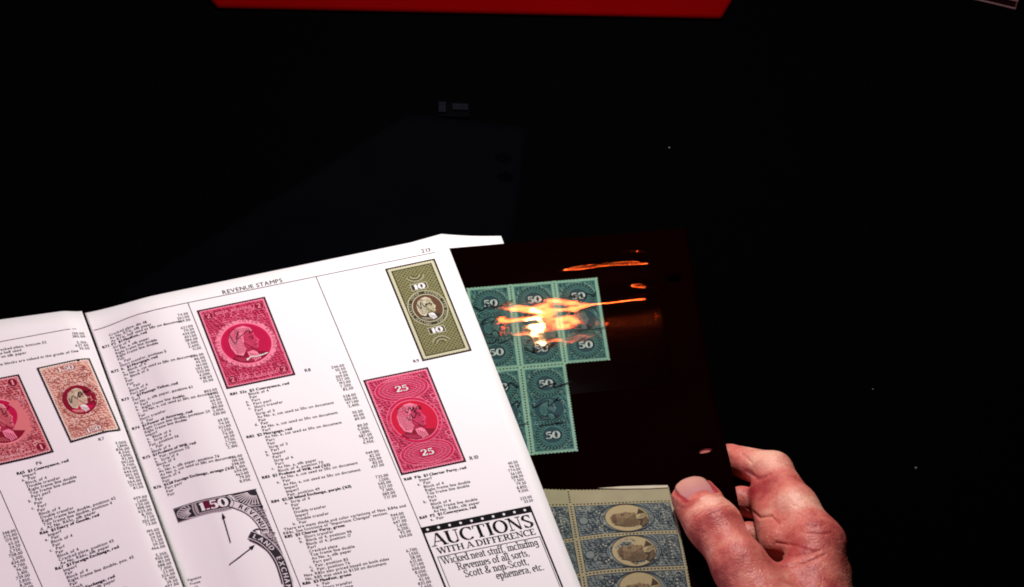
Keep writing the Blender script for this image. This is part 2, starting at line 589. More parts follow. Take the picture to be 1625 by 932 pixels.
# body copy of the price lists
VAR = ['Imperf', 'Pair', 'Pair', 'Perf', 'Pair', 'Part', 'Pair', 'Perf', 'Pair', 'Block of 4', 'Strip of 3', 'Part perf', 'Pair', 'Block of 4', 'Double transfer', 'Right frame line double', 'Top frame line double', 'Pair', 'Strip of 4', 'Cracked plate', 'As No. a, silk paper', 'Pair', 'Block of 4', 'Perf', 'Short transfer', 'Pair']


def listing(seed, heads, n, w_long=1.0):
    r = random.Random(seed)
    out = []
    hi = 0
    nxt = 0
    letters = 'abcd'
    li = 0
    for i in range(n):
        if i == nxt and hi < len(heads):
            out.append((0, heads[hi], True))
            hi += 1
            nxt = i + r.choice([7, 8, 9, 10])
            li = 0
        else:
            t = r.choice(VAR)
            if r.random() < .05:
                t = 'As No. a, cut used as 50c on document'
            elif r.random() < .10:
                t = t + ', position %d' % r.randint(2, 98)
            out.append((8.0, t, False))
            if r.random() < .3 and li < 4:
                out[-1] = (5.6, letters[li] + '.  ' + t, False)
                li += 1
    return out


def prices(pr, x, y, n, pitch, size, seed, gaps=(), m='grey_ink', slope=0.0):
    r = random.Random(seed)
    for i in range(n):
        if i in gaps:
            continue
        p = r.choice(['%d.00' % r.randint(12, 950), '%d.50' % r.randint(3, 99), '%d,%03d.' % (r.randint(1, 9), r.randint(0, 19) * 50), '%d.00' % r.randint(100, 750)])
        pr.text(p, x, y + i * pitch, size, m, 0, slope, align='r')


def right_mm(x, y):
    y += -2.8 * sm(x / 24) + 2.6 * min(max((x - 45) / 125, 0), 1)
    return page_right(x / 1000, y / 1000)


def left_mm(x, y):          # x counted to the right from 60 mm left of the fold
    return page_left((60 - x) / 1000, (y - 5.6) / 1000)


SZ, PITCH = 2.1, 1.93
# -- right page: rules and running head
pr = Print()
pr.ribbon([(1.2, 11.5), (40, 11.2), (166.5, 9.1)], HAIR, 'grey_ink')
pr.build('printed_rule', right_mm, rp)
pr = Print()
pr.text('REVENUE STAMPS', 64.7, 10.1, 3.4, 'ink', 0, -.022, fat=.02)
pr.build('running_head', right_mm, rp)
pr = Print()
pr.text('213', 160.2, 8.0, 3.3, 'ink', 0, -.02)
pr.build('page_number', right_mm, rp)
pr = Print()
pr.ribbon([(48.0, 11.3), (50.4, 230)], HAIR, 'grey_ink')
pr.build('printed_rule', right_mm, rp)
pr = Print()
pr.ribbon([(109.0, 10.2), (110.2, 120), (111.6, 230)], HAIR, 'grey_ink')
pr.build('printed_rule', right_mm, rp)
pr = Print()
pr.text('R8', 87.4, 63.6, 2.5, 'ink')
pr.build('printed_caption', right_mm, rp)
pr = Print()
pr.text('R9', 136.6, 70.2, 2.5, 'ink')
pr.build('printed_caption', right_mm, rp)
pr = Print()
pr.text('R10', 144.0, 128.4, 2.8, 'ink')
pr.build('printed_caption', right_mm, rp)

# column one
pr = Print()
headsA = ['R71  P2  $1 Manifest, red', 'R72  b.  $1 Mortgage, red', 'R73  c.  $1 Passage Ticket, red', 'R74  $1 Power of Attorney, red', 'R75  $1 Probate of Will, red', "R76  $1.50 Foreign Exchange, orange ('63)"]
la = [(5, 'Cracked plate, die 48', False), (5, 'As No. R71c, silk paper', False), (5, 'As R71c, half used as 50c on document', False)]
la += listing(3, headsA[:1], 8) + listing(4, headsA[1:2], 9) + listing(5, headsA[2:3], 9) + listing(6, headsA[3:4], 9) + listing(7, headsA[4:5], 9) + listing(8, headsA[5:], 4)
la = [((i if i < 1 else min(i, 5.0)), t, b) for (i, t, b) in la]
block_text(pr, 2.0, 17.6, la, PITCH, SZ)
pr.text('Vignette', 2.0, 160, 1.8, 'grey_ink')
pr.text('Frame', 2.6, 162.2, 1.8, 'grey_ink')
pr.text('1/2', 3.6, 164.4, 1.8, 'grey_ink')
pr.build('printed_text', right_mm, rp)
pr = Print()
prices(pr, 46.4, 18.0, 52, PITCH, SZ, 11, gaps=(3, 12, 22, 23, 32, 42, 43))
pr.build('printed_prices', right_mm, rp)

# column two
pr = Print()
lb = listing(21, ['R81  S2a  $2 Conveyance, red'], 13) + listing(22, ['R82  $2 Mortgage, red'], 12) + listing(23, ["R83  $2 Probate of Will, red ('62)"], 7)
lb += listing(24, ["R84  $2.50 Inland Exchange, purple ('63)"], 8)
lb += [(1, 'There are many shade and color variations of Nos. R84a and', False), (0, 'R84c. See footnote of "Important Changes" section.', False)]
lb += listing(25, ['R85  $3 Charter Party, green'], 11)
lb += [(2, 'Nos. R85c also priced based on both sides', False), (2, 'No. R85 was used as $1.50 on document', False)] + listing(26, ['R86  $3 Manifest, green'], 22)
block_text(pr, 51.0, 68.6, lb, PITCH, SZ)
pr.build('printed_text', right_mm, rp)
pr = Print()
prices(pr, 105.8, 64.6, 80, PITCH, SZ, 12, gaps=(8, 13, 17, 24, 25, 31, 32, 40, 41, 42, 43, 51, 52, 53))
pr.build('printed_prices', right_mm, rp)

# column three
pr = Print()
lc = [(0, 'R68  P1a  $1 Charter Party, red', True), (6.5, 'Imperf', False), (5, 'a.  Pair', False), (7.3, 'Block of 4', False), (7.3, 'Right frame line double', False), (7.3, 'Top frame line double', False), (7.3, 'Part', False),
      (4.5, 'b.  Pair', False), (7.3, 'Block of 4', False), (7.3, 'Right frame line double', False), (7.3, 'As No. R68c, silk paper', False), (0, 'R69  P2  $1 Conveyance, red', True), (4.5, 'a.  Pair', False)]
block_text(pr, 111.6, 132.4, lc, PITCH, SZ)
pr.build('printed_text', right_mm, rp)
pr = Print()
prices(pr, 165.4, 134.8, 12, PITCH, SZ, 13, gaps=(9,))
pr.build('printed_prices', right_mm, rp)

# boxed advertisement
pr = Print()
pr.rect(110.4, 157.9, 163.0, 161.2, 'ink', 0)
for i in range(10):
    cx = 113.2 + i * 5.15
    pr.disc(cx, 159.6, .62, .62, 'white', 1, 10)
pr.rect(110.4, 161.2, 111.3, 232, 'ink', 0)
pr.rect(162.1, 161.2, 163.0, 232, 'ink', 0)
pr.rect(112.6, 174.1, 161.6, 174.4, 'ink', 0)
pr.rect(112.6, 174.4, 112.9, 232, 'ink', 0)
pr.rect(161.3, 174.4, 161.6, 232, 'ink', 0)
pr.serif('AUCTIONS', 112.9, 168.7, 6.6, 'ink', 0, wide=48.2, a=.088, b=.03)
pr.serif('WITH A DIFFERENCE', 113.8, 172.8, 3.1, 'ink', 0, wide=46.6, a=.085, b=.04)
pr.serif('Wicked neat stuff, including', 113.9, 178.4, 3.7, 'ink', 0, wide=45.6, a=.065, b=.035)
pr.serif('Revenues of all sorts,', 119.3, 182.7, 3.7, 'ink', 0, wide=34.2, a=.065, b=.035)
pr.serif('Scott & non-Scott,', 121.2, 186.9, 3.7, 'ink', 0, wide=30.4, a=.065, b=.035)
pr.serif('ephemera, etc.', 134.6, 191.0, 3.7, 'ink', 0, wide=23.0, a=.065, b=.035)
pr.build('advertisement', right_mm, rp)

# -- left page
pr = Print()
pr.ribbon([(0, 18.9), (54.6, 17.0)], HAIR, 'grey_ink')
pr.build('printed_rule', left_mm, lp)
pr = Print()
pr.ribbon([(-1.0, 96), (3.2, 139), (9, 200)], HAIR, 'grey_ink')
pr.build('printed_rule', left_mm, lp)
pr = Print()
pr.text('P6', 17.5, 88.0, 2.5, 'ink')
pr.text('R7', 47.0, 84.2, 2.3, 'grey_ink')
for i, t in enumerate(['cracked plate, bottom 52', 'as half used', 'on silk paper']):
    pr.text(t, 16 + i * .6, 23.4 + i * 2.0, SZ, 'ink', 0, .0)
pr.text('R66a blocks are valued in the grade of fine', 12.5, 31.5, SZ, 'ink')
pr.build('printed_caption', left_mm, lp)
pr = Print()
ll = [(6, 'R65  $1 Conveyance, red', True)] + [(8, 'Imperf', False), (7, 'a.  Pair', False), (8, 'Block of 4', False), (8, 'Double transfer', False), (8, 'Right frame line double', False), (8, 'Top frame line double', False), (8, 'Part perf', False), (6, 'b.  Pair', False), (8, 'Pair', False), (6, 'c.  Perf', False), (8, 'Pair', False), (8, 'Block of 4', False), (8, 'Double transfer', False), (8, 'Right frame line double, position 42', False), (8, 'Top frame line double, position 4', False), (6, 'd.  As No. R65c, silk paper', False),
      (5, 'R66  $1 Entry of Goods, red', True), (8, 'Imperf', False), (6, 'a.  Pair', False), (8, 'Block of 4', False), (8, 'Pair', False), (6, 'c.  Perf', False), (8, 'Pair', False), (8, 'Block of 4', False), (8, 'Cracked plate, position 43', False), (8, 'As No. R66c, silk paper', False), (5, 'R67  $1 Foreign Exchange, red', True), (8, 'Imperf', False), (8, 'Pair', False), (8, 'Block of 4', False), (8, 'Right frame line double, pos. 45', False), (8, 'Pair', False), (8, 'Block', False)] + listing(33, ['R68  $1 Inland Exchange, red'], 14)
for i, (ind, t, bd) in enumerate(ll):
    pr.text(t, 2.0 + ind + i * .16, 90.6 + i * 1.88, 2.15, 'ink', 0, 0, bold=bd)
pr.build('printed_text', left_mm, lp)
pr = Print()
prices(pr, 57.5, 20.6, 6, 1.9, SZ, 34, m='grey_ink', gaps=(2,))
prices(pr, 59.0, 88, 44, 1.88, SZ, 35, m='grey_ink', gaps=(15, 16, 26, 33))
prices(pr, .5, 118, 40, 1.88, SZ, 36)
pr.build('printed_prices', left_mm, lp)

# ------------------------------------------------------------------ printed stamp pictures
INK = {
    'red': ((.23, .0006, .022), (.66, .065, .16)),
    'rose': ((.22, .002, .02), (.66, .18, .19)),
    'brown': ((.32, .065, .05), (.74, .44, .35)),
    'olive': ((.030, .028, .008), (.29, .28, .12)),
    'grey': ((.02, .016, .022), (.42, .36, .38)),
    'teal': ((.0012, .008, .011), (.045, .145, .130)),
    'steel': ((.010, .019, .028), (.14, .17, .155)),
}
for k, (d, l) in INK.items():
    MAT[k + '_dark'] = plain(k + '_ink', d, .7, .15)
    MAT[k + '_light'] = plain(k + '_light', l, .7, .15)
    MAT[k + '_pale'] = plain(k + '_pale', tuple(min(.82, c * 1.12 + (.15 if k == 'red' else .20)) for c in l), .7, .15)
    MAT[k + '_line'] = engraved(k + '_engraving', d, l, 1.0, 'guilloche')
    MAT[k + '_lattice'] = engraved(k + '_lattice', d, l, 1.35, 'lattice')
    MAT[k + '_scroll'] = engraved(k + '_scroll', d, l, 1.2, 'scroll', {'red': .28, 'rose': .35, 'brown': .75}.get(k, .5))
MAT['red_mid'] = plain('red_mid', (.45, .02, .07), .7, .15)
MAT['numeral'] = plain('numeral_white', (.42, .50, .46), .7, .15)
MAT['red_solid'] = plain('red_solid', (.50, .003, .06), .7, .15, .12, 700)
MAT['teal_pale'] = plain('teal_pale', (.22, .36, .29), .7, .15)
MAT['teal_face'] = plain('teal_face', (.085, .19, .175), .7, .15, .2, 800)
MAT['teal_mid'] = plain('teal_mid', (.008, .040, .048), .7, .15)
MAT['sepia'] = plain('sepia_ink', (.045, .028, .014), .7, .15, .2, 800)
MAT['sepia_face'] = plain('sepia_face', (.23, .16, .085), .7, .15, .25, 900)
MAT['sepia_mid'] = plain('sepia_mid', (.145, .098, .05), .7, .15, .25, 900)
MAT['sepia_pale'] = plain('sepia_pale', (.33, .27, .14), .7, .15, .1, 500)


MAT['steel_pale'] = plain('steel_pale', (.30, .31, .24), .7, .15)


def bust(pr, cx, cy, r, face, hair, coat, collar, line, layer, rot=0.0, flip=1, shade=None):
    """three-quarter head and shoulders inside a unit circle"""
    b = Print()
    shade = shade or line
    b.poly([(-.10, .36), (-.42, .46), (-.76, .62), (-.56, .82), (-.2, .97), (.25, .96), (.55, .82), (.76, .62), (.42, .52), (.2, .42)], coat, 0)
    for k in range(5):
        b.ribbon([(-.62 + k * .11, .60 + k * .03), (-.40 + k * .10, .86 + k * .02)], .022, face, 1)
    b.poly([(-.10, .32), (.16, .38), (.30, .54), (.36, .88), (.08, .96), (-.06, .70)], collar, 1)
    for k in range(4):
        b.ribbon([(.0 + k * .08, .50 + k * .05), (.06 + k * .08, .92)], .028, line, 2)
    b.poly([(-.15, -.74), (.15, -.78), (.36, -.64), (.43, -.45), (.45, -.26), (.57, -.03), (.47, .03), (.49, .11), (.43, .18), (.44, .31), (.32, .42), (.12, .40), (-.16, .46), (-.30, .12), (-.30, -.4)], face, 1)
    # shaded cheek, jaw and temple
    b.poly([(-.06, -.30), (.08, -.16), (.12, .08), (.20, .26), (.30, .40), (.12, .40), (-.12, .45), (-.14, .10)], shade, 2)
    b.poly([(.0, -.20), (.14, -.04), (.18, .14), (.10, .26), (.0, .22), (-.04, .0)], face, 3)
    b.poly([(-.15, -.86), (.12, -.90), (.36, -.74), (.42, -.56), (.14, -.62), (-.02, -.38), (-.05, -.12), (-.12, .05), (-.08, .3), (-.30, .60), (-.56, .45), (-.66, .10), (-.64, -.3), (-.48, -.66)], hair, 4)
    for k in range(19):
        y0 = -.72 + k * .064
        e_ = abs(k - 9) / 9
        b.ribbon([(-.62 + .16 * e_ ** 2, y0 + .02), (-.48, y0 - .05), (-.36, y0 + .02), (-.24, y0 - .03), (-.12 + .03 * (k % 3), y0 + .01)], .016 + .008 * (k % 2), line, 5)
    for k in range(9):
        b.ribbon([(-.34 + k * .075, -.86 + .015 * k), (-.26 + k * .07, -.74), (-.27 + k * .07, -.60)], .018, line, 5)
    for k in range(6):
        b.ribbon([(-.52 + .05 * k, -.52 + .12 * (k % 3)), (-.40 + .05 * k, -.60 + .12 * (k % 3)), (-.30 + .04 * k, -.50 + .12 * (k % 3))], .03, face, 5.5)
    b.poly([(.18, -.29), (.30, -.34), (.42, -.29), (.41, -.26), (.30, -.29), (.19, -.25)], line, 5)
    b.poly([(.22, -.19), (.31, -.24), (.40, -.19), (.31, -.15)], line, 5)
    b.poly([(.42, -.2), (.455, -.05), (.40, .02), (.34, .01), (.42, -.05)], shade, 5)
    b.poly([(.27, .15), (.38, .115), (.46, .13), (.38, .17)], line, 5)
    b.ribbon([(.24, .32), (.36, .38), (.43, .32)], .03, shade, 5)
    for k in range(7):
        b.ribbon([(-.08 + k * .035, -.08 + k * .07), (.02 + k * .05, .04 + k * .06)], .016, line, 5)
    for k in range(26):
        y0 = -.68 + k * .043
        b.ribbon([(-.04, y0 + .03), (.12, y0), (.30, y0 + .01), (.42 - .05 * abs(math.sin(k)), y0 + .03)], .012, shade, 4.5)
    pr.put(b, cx, cy, rot, layer, r * flip, r)


def picture_base(w, h, field, paper, margin=1.6, frame=.75):
    p = Print()
    p.rect(0, 0, w, h, 'ink', 0)
    p.rect(frame, frame, w - frame, h - frame, paper, 1)
    n = int((w - 2 * frame) / 1.15)
    for i in range(n):
        x = frame + (i + .5) * (w - 2 * frame) / n
        for y in (frame, h - frame):
            p.disc(x, y, .34, .34, 'ink', 2, 8)
    n = int((h - 2 * frame) / 1.15)
    for i in range(n):
        y = frame + (i + .5) * (h - 2 * frame) / n
        for x in (frame, w - frame):
            p.disc(x, y, .34, .34, 'ink', 2, 8)
    p.rect(margin, margin, w - margin, h - margin, field, 3)
    return p


def shield(p, x, y, num, dark, light, size, layer=6):
    p.disc(x, y, size * .62, size * .66, dark, layer, 18)
    p.ring(x, y, size * .62, size * .66, .16, light, layer + 1, 18)
    p.serif(num, x, y + size * .36, size * .75, light, layer + 2, align='c', a=.12, b=.05)


def scrollwork(p, x0, y0, x1, y1, n, cols, seed, layer=4, r0=.5, r1=1.5, w=.2, keep=None):
    """fills a field with many small engraved curls"""
    r = random.Random(seed)
    for k in range(n):
        x, y = r.uniform(x0 + r1 * .7, x1 - r1 * .7), r.uniform(y0 + r1 * .7, y1 - r1 * .7)
        if keep and keep(x, y):
            continue
        a = r.uniform(r0, r1)
        t = r.uniform(0, 360)
        c = cols[k % len(cols)]
        p.ring(x, y, a, a * r.uniform(.7, 1.1), w, c, layer + .01 * (k % 40), 12, t, t + r.uniform(150, 300))
        if k % 3 == 0:
            p.disc(x, y, a * .3, a * .3, c, layer + .01 * (k % 40), 8)


def pic_round(w, h, ink, num, corners, seed, face, wide_lbl):
    """portrait in a round medallion with lettered band, corner numerals"""
    p = picture_base(w, h, ink + '_scroll', ink + '_pale')
    d, l, pl = ink + '_dark', ink + '_light', ink + '_pale'
    cx, cy = w / 2, h * .515
    r = w * .44
    p.disc(cx, cy, r, r * 1.02, pl, 4, 44)
    p.ring(cx, cy, r, r * 1.02, .25, d, 5, 44)
    p.disc(cx, cy, r * .97, r * .99, pl if ink == 'red' else l, 5, 44)
    p.ring(cx, cy, r * .97, r * .99, .3, d, 5.5, 60, dash=True)
    p.arctext('UNITED STATES INTER. REVENUE', cx, cy, r * .85, r * .87, r * .15, 150, 390, d, 6)
    p.arctext('CONVEYANCE', cx, cy, r * .96, r * .98, r * .15, 140, 42, d, 6)
    p.ring(cx, cy, r * .83, r * .85, .35, pl, 6, 44)
    p.disc(cx, cy, r * .805, r * .825, 'red_solid' if ink in ('red', 'rose') else d, 6, 44)
    for k in range(9):
        p.ring(cx, cy, r * (.70 - .07 * k), r * (.72 - .07 * k), .10, d, 7, 36)
    bust(p, cx, cy + .2, r * .80, face, pl, d, 'red_pale', d, 8, 0, 1, 'red_mid')
    for (x, y) in corners:
        shield(p, x * w, y * h, num, d, pl, w * .115)
    scrollwork(p, 1.6, 1.6, w - 1.6, h - 1.6, 260, (d, pl, l, d, pl), seed, 3.5, .5, 1.6, .24)
    # scroll work above and below
    for sgn, yy in ((1, h * .13), (-1, h * .90)):
        for k in range(5):
            x = w * (.30 + .10 * k)
            p.ring(x, yy, w * .055, w * .055, .22, pl, 5, 16, 180 if sgn > 0 else 0, 430 if sgn > 0 else 250)
    p.arctext(wide_lbl, cx, h * 1.9, w * 1.05, h * 1.80, w * .075, 255, 285, pl, 6) if wide_lbl else None
    p.scribble(cx - w * .06, cy - r * .30, r * .8, r * .35, 'ink', 15, seed, 3, .30)
    return p


# $2 red
W2, H2 = 32.4, 48.0
p = pic_round(W2, H2, 'red', '2', [(.13, .10), (.87, .10), (.13, .91), (.87, .91)], 5, 'red_light', '')
p.text('INTER. REVENUE', W2 / 2, 5.0, 2.2, 'red_pale', 6, align='c')
p.text('TWO DOLLARS', W2 / 2, H2 - 3.0, 2.2, 'red_pale', 6, align='c')
p.scribble(W2 * .55, H2 * .70, 9, 1.6, 'white', 15, 9, 3, .5)
o = p.build('stamp_picture', lambda x, y: right_mm(50.5 + x, 16.7 - .018 * x + y), rp)
o['label'] = 'red two dollar stamp picture'

# olive 10
WO, HO = 24.1, 57.0
p = picture_base(WO, HO, 'olive_lattice', 'olive_pale', 2.3)
cx, cy = WO / 2, HO * .49
p.frame(2.3, 2.3, WO - 2.3, HO - 2.3, .5, 'olive_dark', 4)
for yy, t in ((HO * .255, '10'), (HO * .725, '10')):
    p.rect(cx - 4.0, yy - 2.0, cx + 4.0, yy + 2.0, 'olive_dark', 5)
    p.frame(cx - 4.0, yy - 2.0, cx + 4.0, yy + 2.0, .3, 'olive_pale', 6)
    p.serif(t, cx, yy + 1.5, 3.0, 'white', 7, align='c', a=.13, b=.05, wide=5.6)
for yy, a0 in ((HO * .12, 20), (HO * .87, 200)):
    for k in range(4):
        p.ring(cx, yy, 4.5 - k * .9, 4.5 - k * .9, .3, 'olive_pale' if k % 2 == 0 else 'olive_dark', 5, 20, a0, a0 + 140)
p.disc(cx, cy, 9.3, 10.6, 'olive_dark', 5, 44)
p.ring(cx, cy, 9.3, 10.6, .35, 'olive_pale', 6, 44)
p.arctext('UNITED STATES INTER. REVENUE TEN DOLLARS', cx, cy, 7.6, 8.8, 1.7, 100, 440, 'olive_pale', 6)
p.ring(cx, cy, 7.3, 8.4, .4, 'olive_pale', 6, 44)
p.disc(cx, cy, 6.9, 8.0, 'olive_dark', 6, 44)
MAT['olive_back'] = plain('olive_medallion', (.10, .045, .02), .7, .15)
p.disc(cx, cy, 6.7, 7.8, 'olive_back', 7, 44)
bust(p, cx - .2, cy + .2, 7.3, 'cream', 'cream', 'olive_dark', 'white', 'olive_dark', 8, 0, 1, 'olive_light')
p.scribble(cx - 1.6, cy - 1.8, 5.5, 4.0, 'ink', 15, 21, 3, .34)
o = p.build('stamp_picture', lambda x, y: right_mm(140.9 + x, 13.3 - .025 * x + y), rp)
o['label'] = 'tall olive green stamp picture'

# red 25
W3, H3 = 30.9, 54.8
p = picture_base(W3, H3, 'red_scroll', 'red_pale', 1.7)
cx, cy = W3 / 2, H3 * .50
for yy in (H3 * .165, H3 * .835):
    p.disc(cx, yy, W3 * .41, H3 * .125, 'red_pale', 4, 44)
    p.disc(cx, yy, W3 * .40, H3 * .12, 'red_solid', 5, 44)
    p.disc(cx, yy, W3 * .37, H3 * .108, 'red_line', 6, 44)
    for k in range(3):
        p.ring(cx, yy, W3 * (.35 - k * .06), H3 * (.10 - k * .022), .16, 'red_pale', 7, 40)
    p.disc(cx, yy, 4.0, 2.4, 'red_solid', 8, 28)
    p.serif('25', cx, yy + 1.7, 3.5, 'red_dark', 9, align='c', a=.17, b=.08, wide=6.4)
    p.serif('25', cx, yy + 1.6, 3.3, 'white', 10, align='c', a=.10, b=.045, wide=6.0)
scrollwork(p, 1.7, 1.7, W3 - 1.7, H3 - 1.7, 240, ('red_dark', 'red_pale', 'red_light'), 77, 3.4, .5, 1.5, .22)
p.text('UNITED STATES', cx, 4.2, 1.9, 'red_pale', 7, align='c')
p.text('TWENTY FIVE DOLLARS', cx, H3 - 2.7, 1.6, 'red_pale', 7, align='c')
r = 12.0
p.disc(cx, cy, r * 1.04, r * 1.08, 'red_pale', 8, 48)
p.disc(cx, cy, r * 1.02, r * 1.06, 'red_solid', 9, 48)
p.arctext('U.S. INTER. REV.', cx, cy, r * .93, r * .97, 1.3, 130, 230, 'red_pale', 10)
p.arctext('MORTGAGE', cx, cy, r * .93, r * .97, 1.5, 310, 405, 'red_pale', 10)
p.ring(cx, cy, r * .90, r * .94, .3, 'red_pale', 10, 48)
MAT['red_back'] = plain('red_medallion', (.54, .002, .035), .7, .15, .15, 400)
p.disc(cx, cy, r * .875, r * .915, 'red_back', 10, 48)
bust(p, cx - .4, cy + .3, r * .90, 'red_light', 'red_pale', 'red_dark', 'red_pale', 'red_dark', 11, 0, 1, 'red_mid')
p.scribble(cx + .4, cy - 5.4, 8, 3.4, 'ink', 18, 33, 4, .36)
p.scribble(cx - 1.2, cy - 1.5, 5, 2.6, 'ink', 18, 35, 2, .32)
for (x, y) in ((.09, .30), (.91, .30), (.09, .69), (.91, .69)):
    p.ring(x * W3, y * H3, 1.5, 1.5, .35, 'red_pale', 5, 18, 0, 300)
    p.ring(x * W3, y * H3 + 2.4, 1.0, 1.0, .3, 'red_pale', 5, 14, 90, 400)
o = p.build('stamp_picture', lambda x, y: right_mm(111.3 + x, 74.4 - .012 * x + y), rp)
o['label'] = 'red twenty five dollar stamp picture'

# left page: red 1 and brown 1.50
W1, H1 = 33.0, 45.5
p = pic_round(W1, H1, 'rose', '1', [(.13, .09), (.87, .09), (.13, .91), (.87, .91)], 41, 'rose_light', '')
p.text('ONE DOLLAR', W1 / 2, H1 - 2.6, 2.2, 'rose_pale', 6, align='c')
o = p.build('stamp_picture', lambda x, y: left_mm(-10.4 + x + .09 * y, 38.3 + y - .003 * x), lp, lift=.0003)
o['label'] = 'red one dollar stamp picture cut by the frame'
W5, H5 = 24.6, 44.6
p = picture_base(W5, H5, 'brown_scroll', 'brown_pale', 1.5, .7)
cx, cy = W5 / 2, H5 * .52
scrollwork(p, 1.5, 1.5, W5 - 1.5, H5 - 1.5, 240, ('brown_dark', 'brown_pale', 'brown_dark', 'red_dark'), 78, 3.4, .5, 1.6, .22)
p.ring(cx, cy, 9.8, 10.6, .3, 'brown_dark', 5, 44)
p.arctext('INLAND EXCHANGE U.S. INTER. REVENUE', cx, cy, 8.3, 9.1, 1.5, 110, 425, 'brown_dark', 5)
p.disc(cx, cy, 7.8, 8.5, 'red_dark', 5, 44)
p.disc(cx, cy, 7.0, 7.7, 'rose_dark', 6, 44)
bust(p, cx - .3, cy + .2, 7.6, 'cream', 'cream', 'red_solid', 'white', 'brown_dark', 7, 0, 1, 'brown_light')
p.scribble(cx - 1.6, cy - 1.6, 6.0, 4.0, 'ink', 14, 51, 3, .36)
p.scribble(cx + 3, cy - 3.4, 4, 2, 'ink', 14, 53, 2, .34)
p.serif('1.50', cx, 5.4, 3.0, 'brown_dark', 5, align='c', a=.19, b=.10, wide=8.0)
p.serif('1.50', cx, 5.3, 2.8, 'white', 6, align='c', a=.10, b=.045, wide=7.5)
p.serif('1.50', cx + .5, H5 - 2.2, 2.8, 'brown_dark', 5, align='c', a=.19, b=.10, wide=7.4)
p.serif('1.50', cx + .5, H5 - 2.2, 2.6, 'white', 6, align='c', a=.10, b=.045, wide=7.0)
for k in range(8):
    p.ring(W5 * (.16 + .1 * k), 9.0 + 1.2 * math.sin(k * 1.4), 1.7, 1.4, .32, 'brown_dark', 5, 16, 40 * k, 40 * k + 270)
    p.ring(W5 * (.16 + .1 * k), H5 - 8.0 + 1.0 * math.sin(k * 1.9), 1.5, 1.3, .3, 'brown_dark', 5, 16, 60 * k, 60 * k + 270)
o = p.build('stamp_picture', lambda x, y: left_mm(31.2 + x + .085 * y - .0028 * x * y / 2, 36.6 + y - .035 * x), lp, lift=.0003)
o['label'] = 'brownish pink tall stamp picture beside the fold'

# enlarged detail of the 1.50 stamp with two arrows
p = Print()
x0, y0 = 7.2, 121.3
p.rect(x0, y0, x0 + 39.7, y0 + .35, 'ink', 2)
p.rect(x0, y0 + .35, x0 + 26, y0 + 8.0, 'grey_light', 0)
p.rect(x0 + .2, y0 + .6, x0 + 8.6, y0 + 7.6, 'grey_dark', 1)
for k in range(9):
    a = rad(100 + k * 17)
    p.ribbon([(x0 + 8.2 + 1.6 * math.cos(a), y0 + 3.6 - 1.2 * math.sin(a) + .6), (x0 + 8.2 + 6.8 * math.cos(a), y0 + 4 - 3.3 * math.sin(a))], .36, 'grey_pale', 2)
p.ring(x0 + 8.2, y0 + 4, 7.4, 3.7, .3, 'grey_pale', 3, 24, 90, 270)
for xx in (x0 + 9.4, x0 + 10.6):
    p.ring(xx, y0 + 4.2, 1.2, 3.4, .4, 'grey_dark', 3, 16, 100, 260)
p.rect(x0 + 11.2, y0 + 1.0, x0 + 25.2, y0 + 6.4, 'grey_dark', 2)
p.disc(x0 + 25.2, y0 + 3.7, 1.9, 2.7, 'grey_dark', 2, 20)
p.ring(x0 + 25.4, y0 + 3.8, 2.8, 3.4, .3, 'ink', 3, 20, -90, 90)
MAT['plum'] = plain('plum_ink', (.12, .006, .03), .7, .15)
p.rect(x0 + 13.5, y0 + 1.3, x0 + 21.0, y0 + 6.1, 'plum', 3)
p.serif('1.50', x0 + 11.8, y0 + 5.9, 4.5, 'white', 5, wide=13.8, a=.12, b=.045)
for k in range(12):
    p.ribbon([(x0 + 10.5 + k * 1.3, y0 + 7.3), (x0 + 11.2 + k * 1.3, y0 + 7.15)], .35, 'ink', 3)
# right hand corner fan
p.poly([(x0 + 28, y0 + .5), (x0 + 39.4, y0 + .5), (x0 + 39.6, y0 + 11), (x0 + 36, y0 + 9), (x0 + 31, y0 + 6)], 'grey_dark', 1)
for k in range(10):
    a = rad(92 + k * 9.2)
    cxx, cyy = x0 + 38.6, y0 + .9
    p.ribbon([(cxx + 3.2 * math.cos(a), cyy + 2.6 * math.sin(a)), (cxx + 9.4 * math.cos(a), cyy + 7.4 * math.sin(a))], .42, 'grey_pale', 3)
p.ring(x0 + 38.8, y0 + .8, 10.2, 8.4, .32, 'grey_pale', 3, 24, 90, 180)
# lettered band REVENUE curving down, and the dark scroll below it
def smooth_path(pts, n=8):
    out = []
    for i in range(len(pts) - 1):
        p0, p1, p2, p3 = pts[max(i - 1, 0)], pts[i], pts[i + 1], pts[min(i + 2, len(pts) - 1)]
        for k in range(n):
            t = k / n
            f = [(-t + 2 * t * t - t ** 3) / 2, (2 - 5 * t * t + 3 * t ** 3) / 2, (t + 4 * t * t - 3 * t ** 3) / 2, (t ** 3 - t * t) / 2]
            out.append(tuple(f[0] * p0[q] + f[1] * p1[q] + f[2] * p2[q] + f[3] * p3[q] for q in (0, 1)))
    return out + [pts[-1]]


def band(p, pts, half, fill, edge, layer):
    P_ = smooth_path(pts)
    L_, R_ = [], []
    for i, (x, y) in enumerate(P_):
        a_, c_ = P_[max(i - 1, 0)], P_[min(i + 1, len(P_) - 1)]
        l = math.hypot(c_[0] - a_[0], c_[1] - a_[1])
        nx, ny = -(c_[1] - a_[1]) / l, (c_[0] - a_[0]) / l
        L_.append((x + nx * half, y + ny * half))
        R_.append((x - nx * half, y - ny * half))
    for i in range(len(P_) - 1):
        p.poly([L_[i], L_[i + 1], R_[i + 1], R_[i]], fill, layer)
    for e_ in (L_, R_):
        p.ribbon(e_, .35, edge, layer + 1)
    return P_


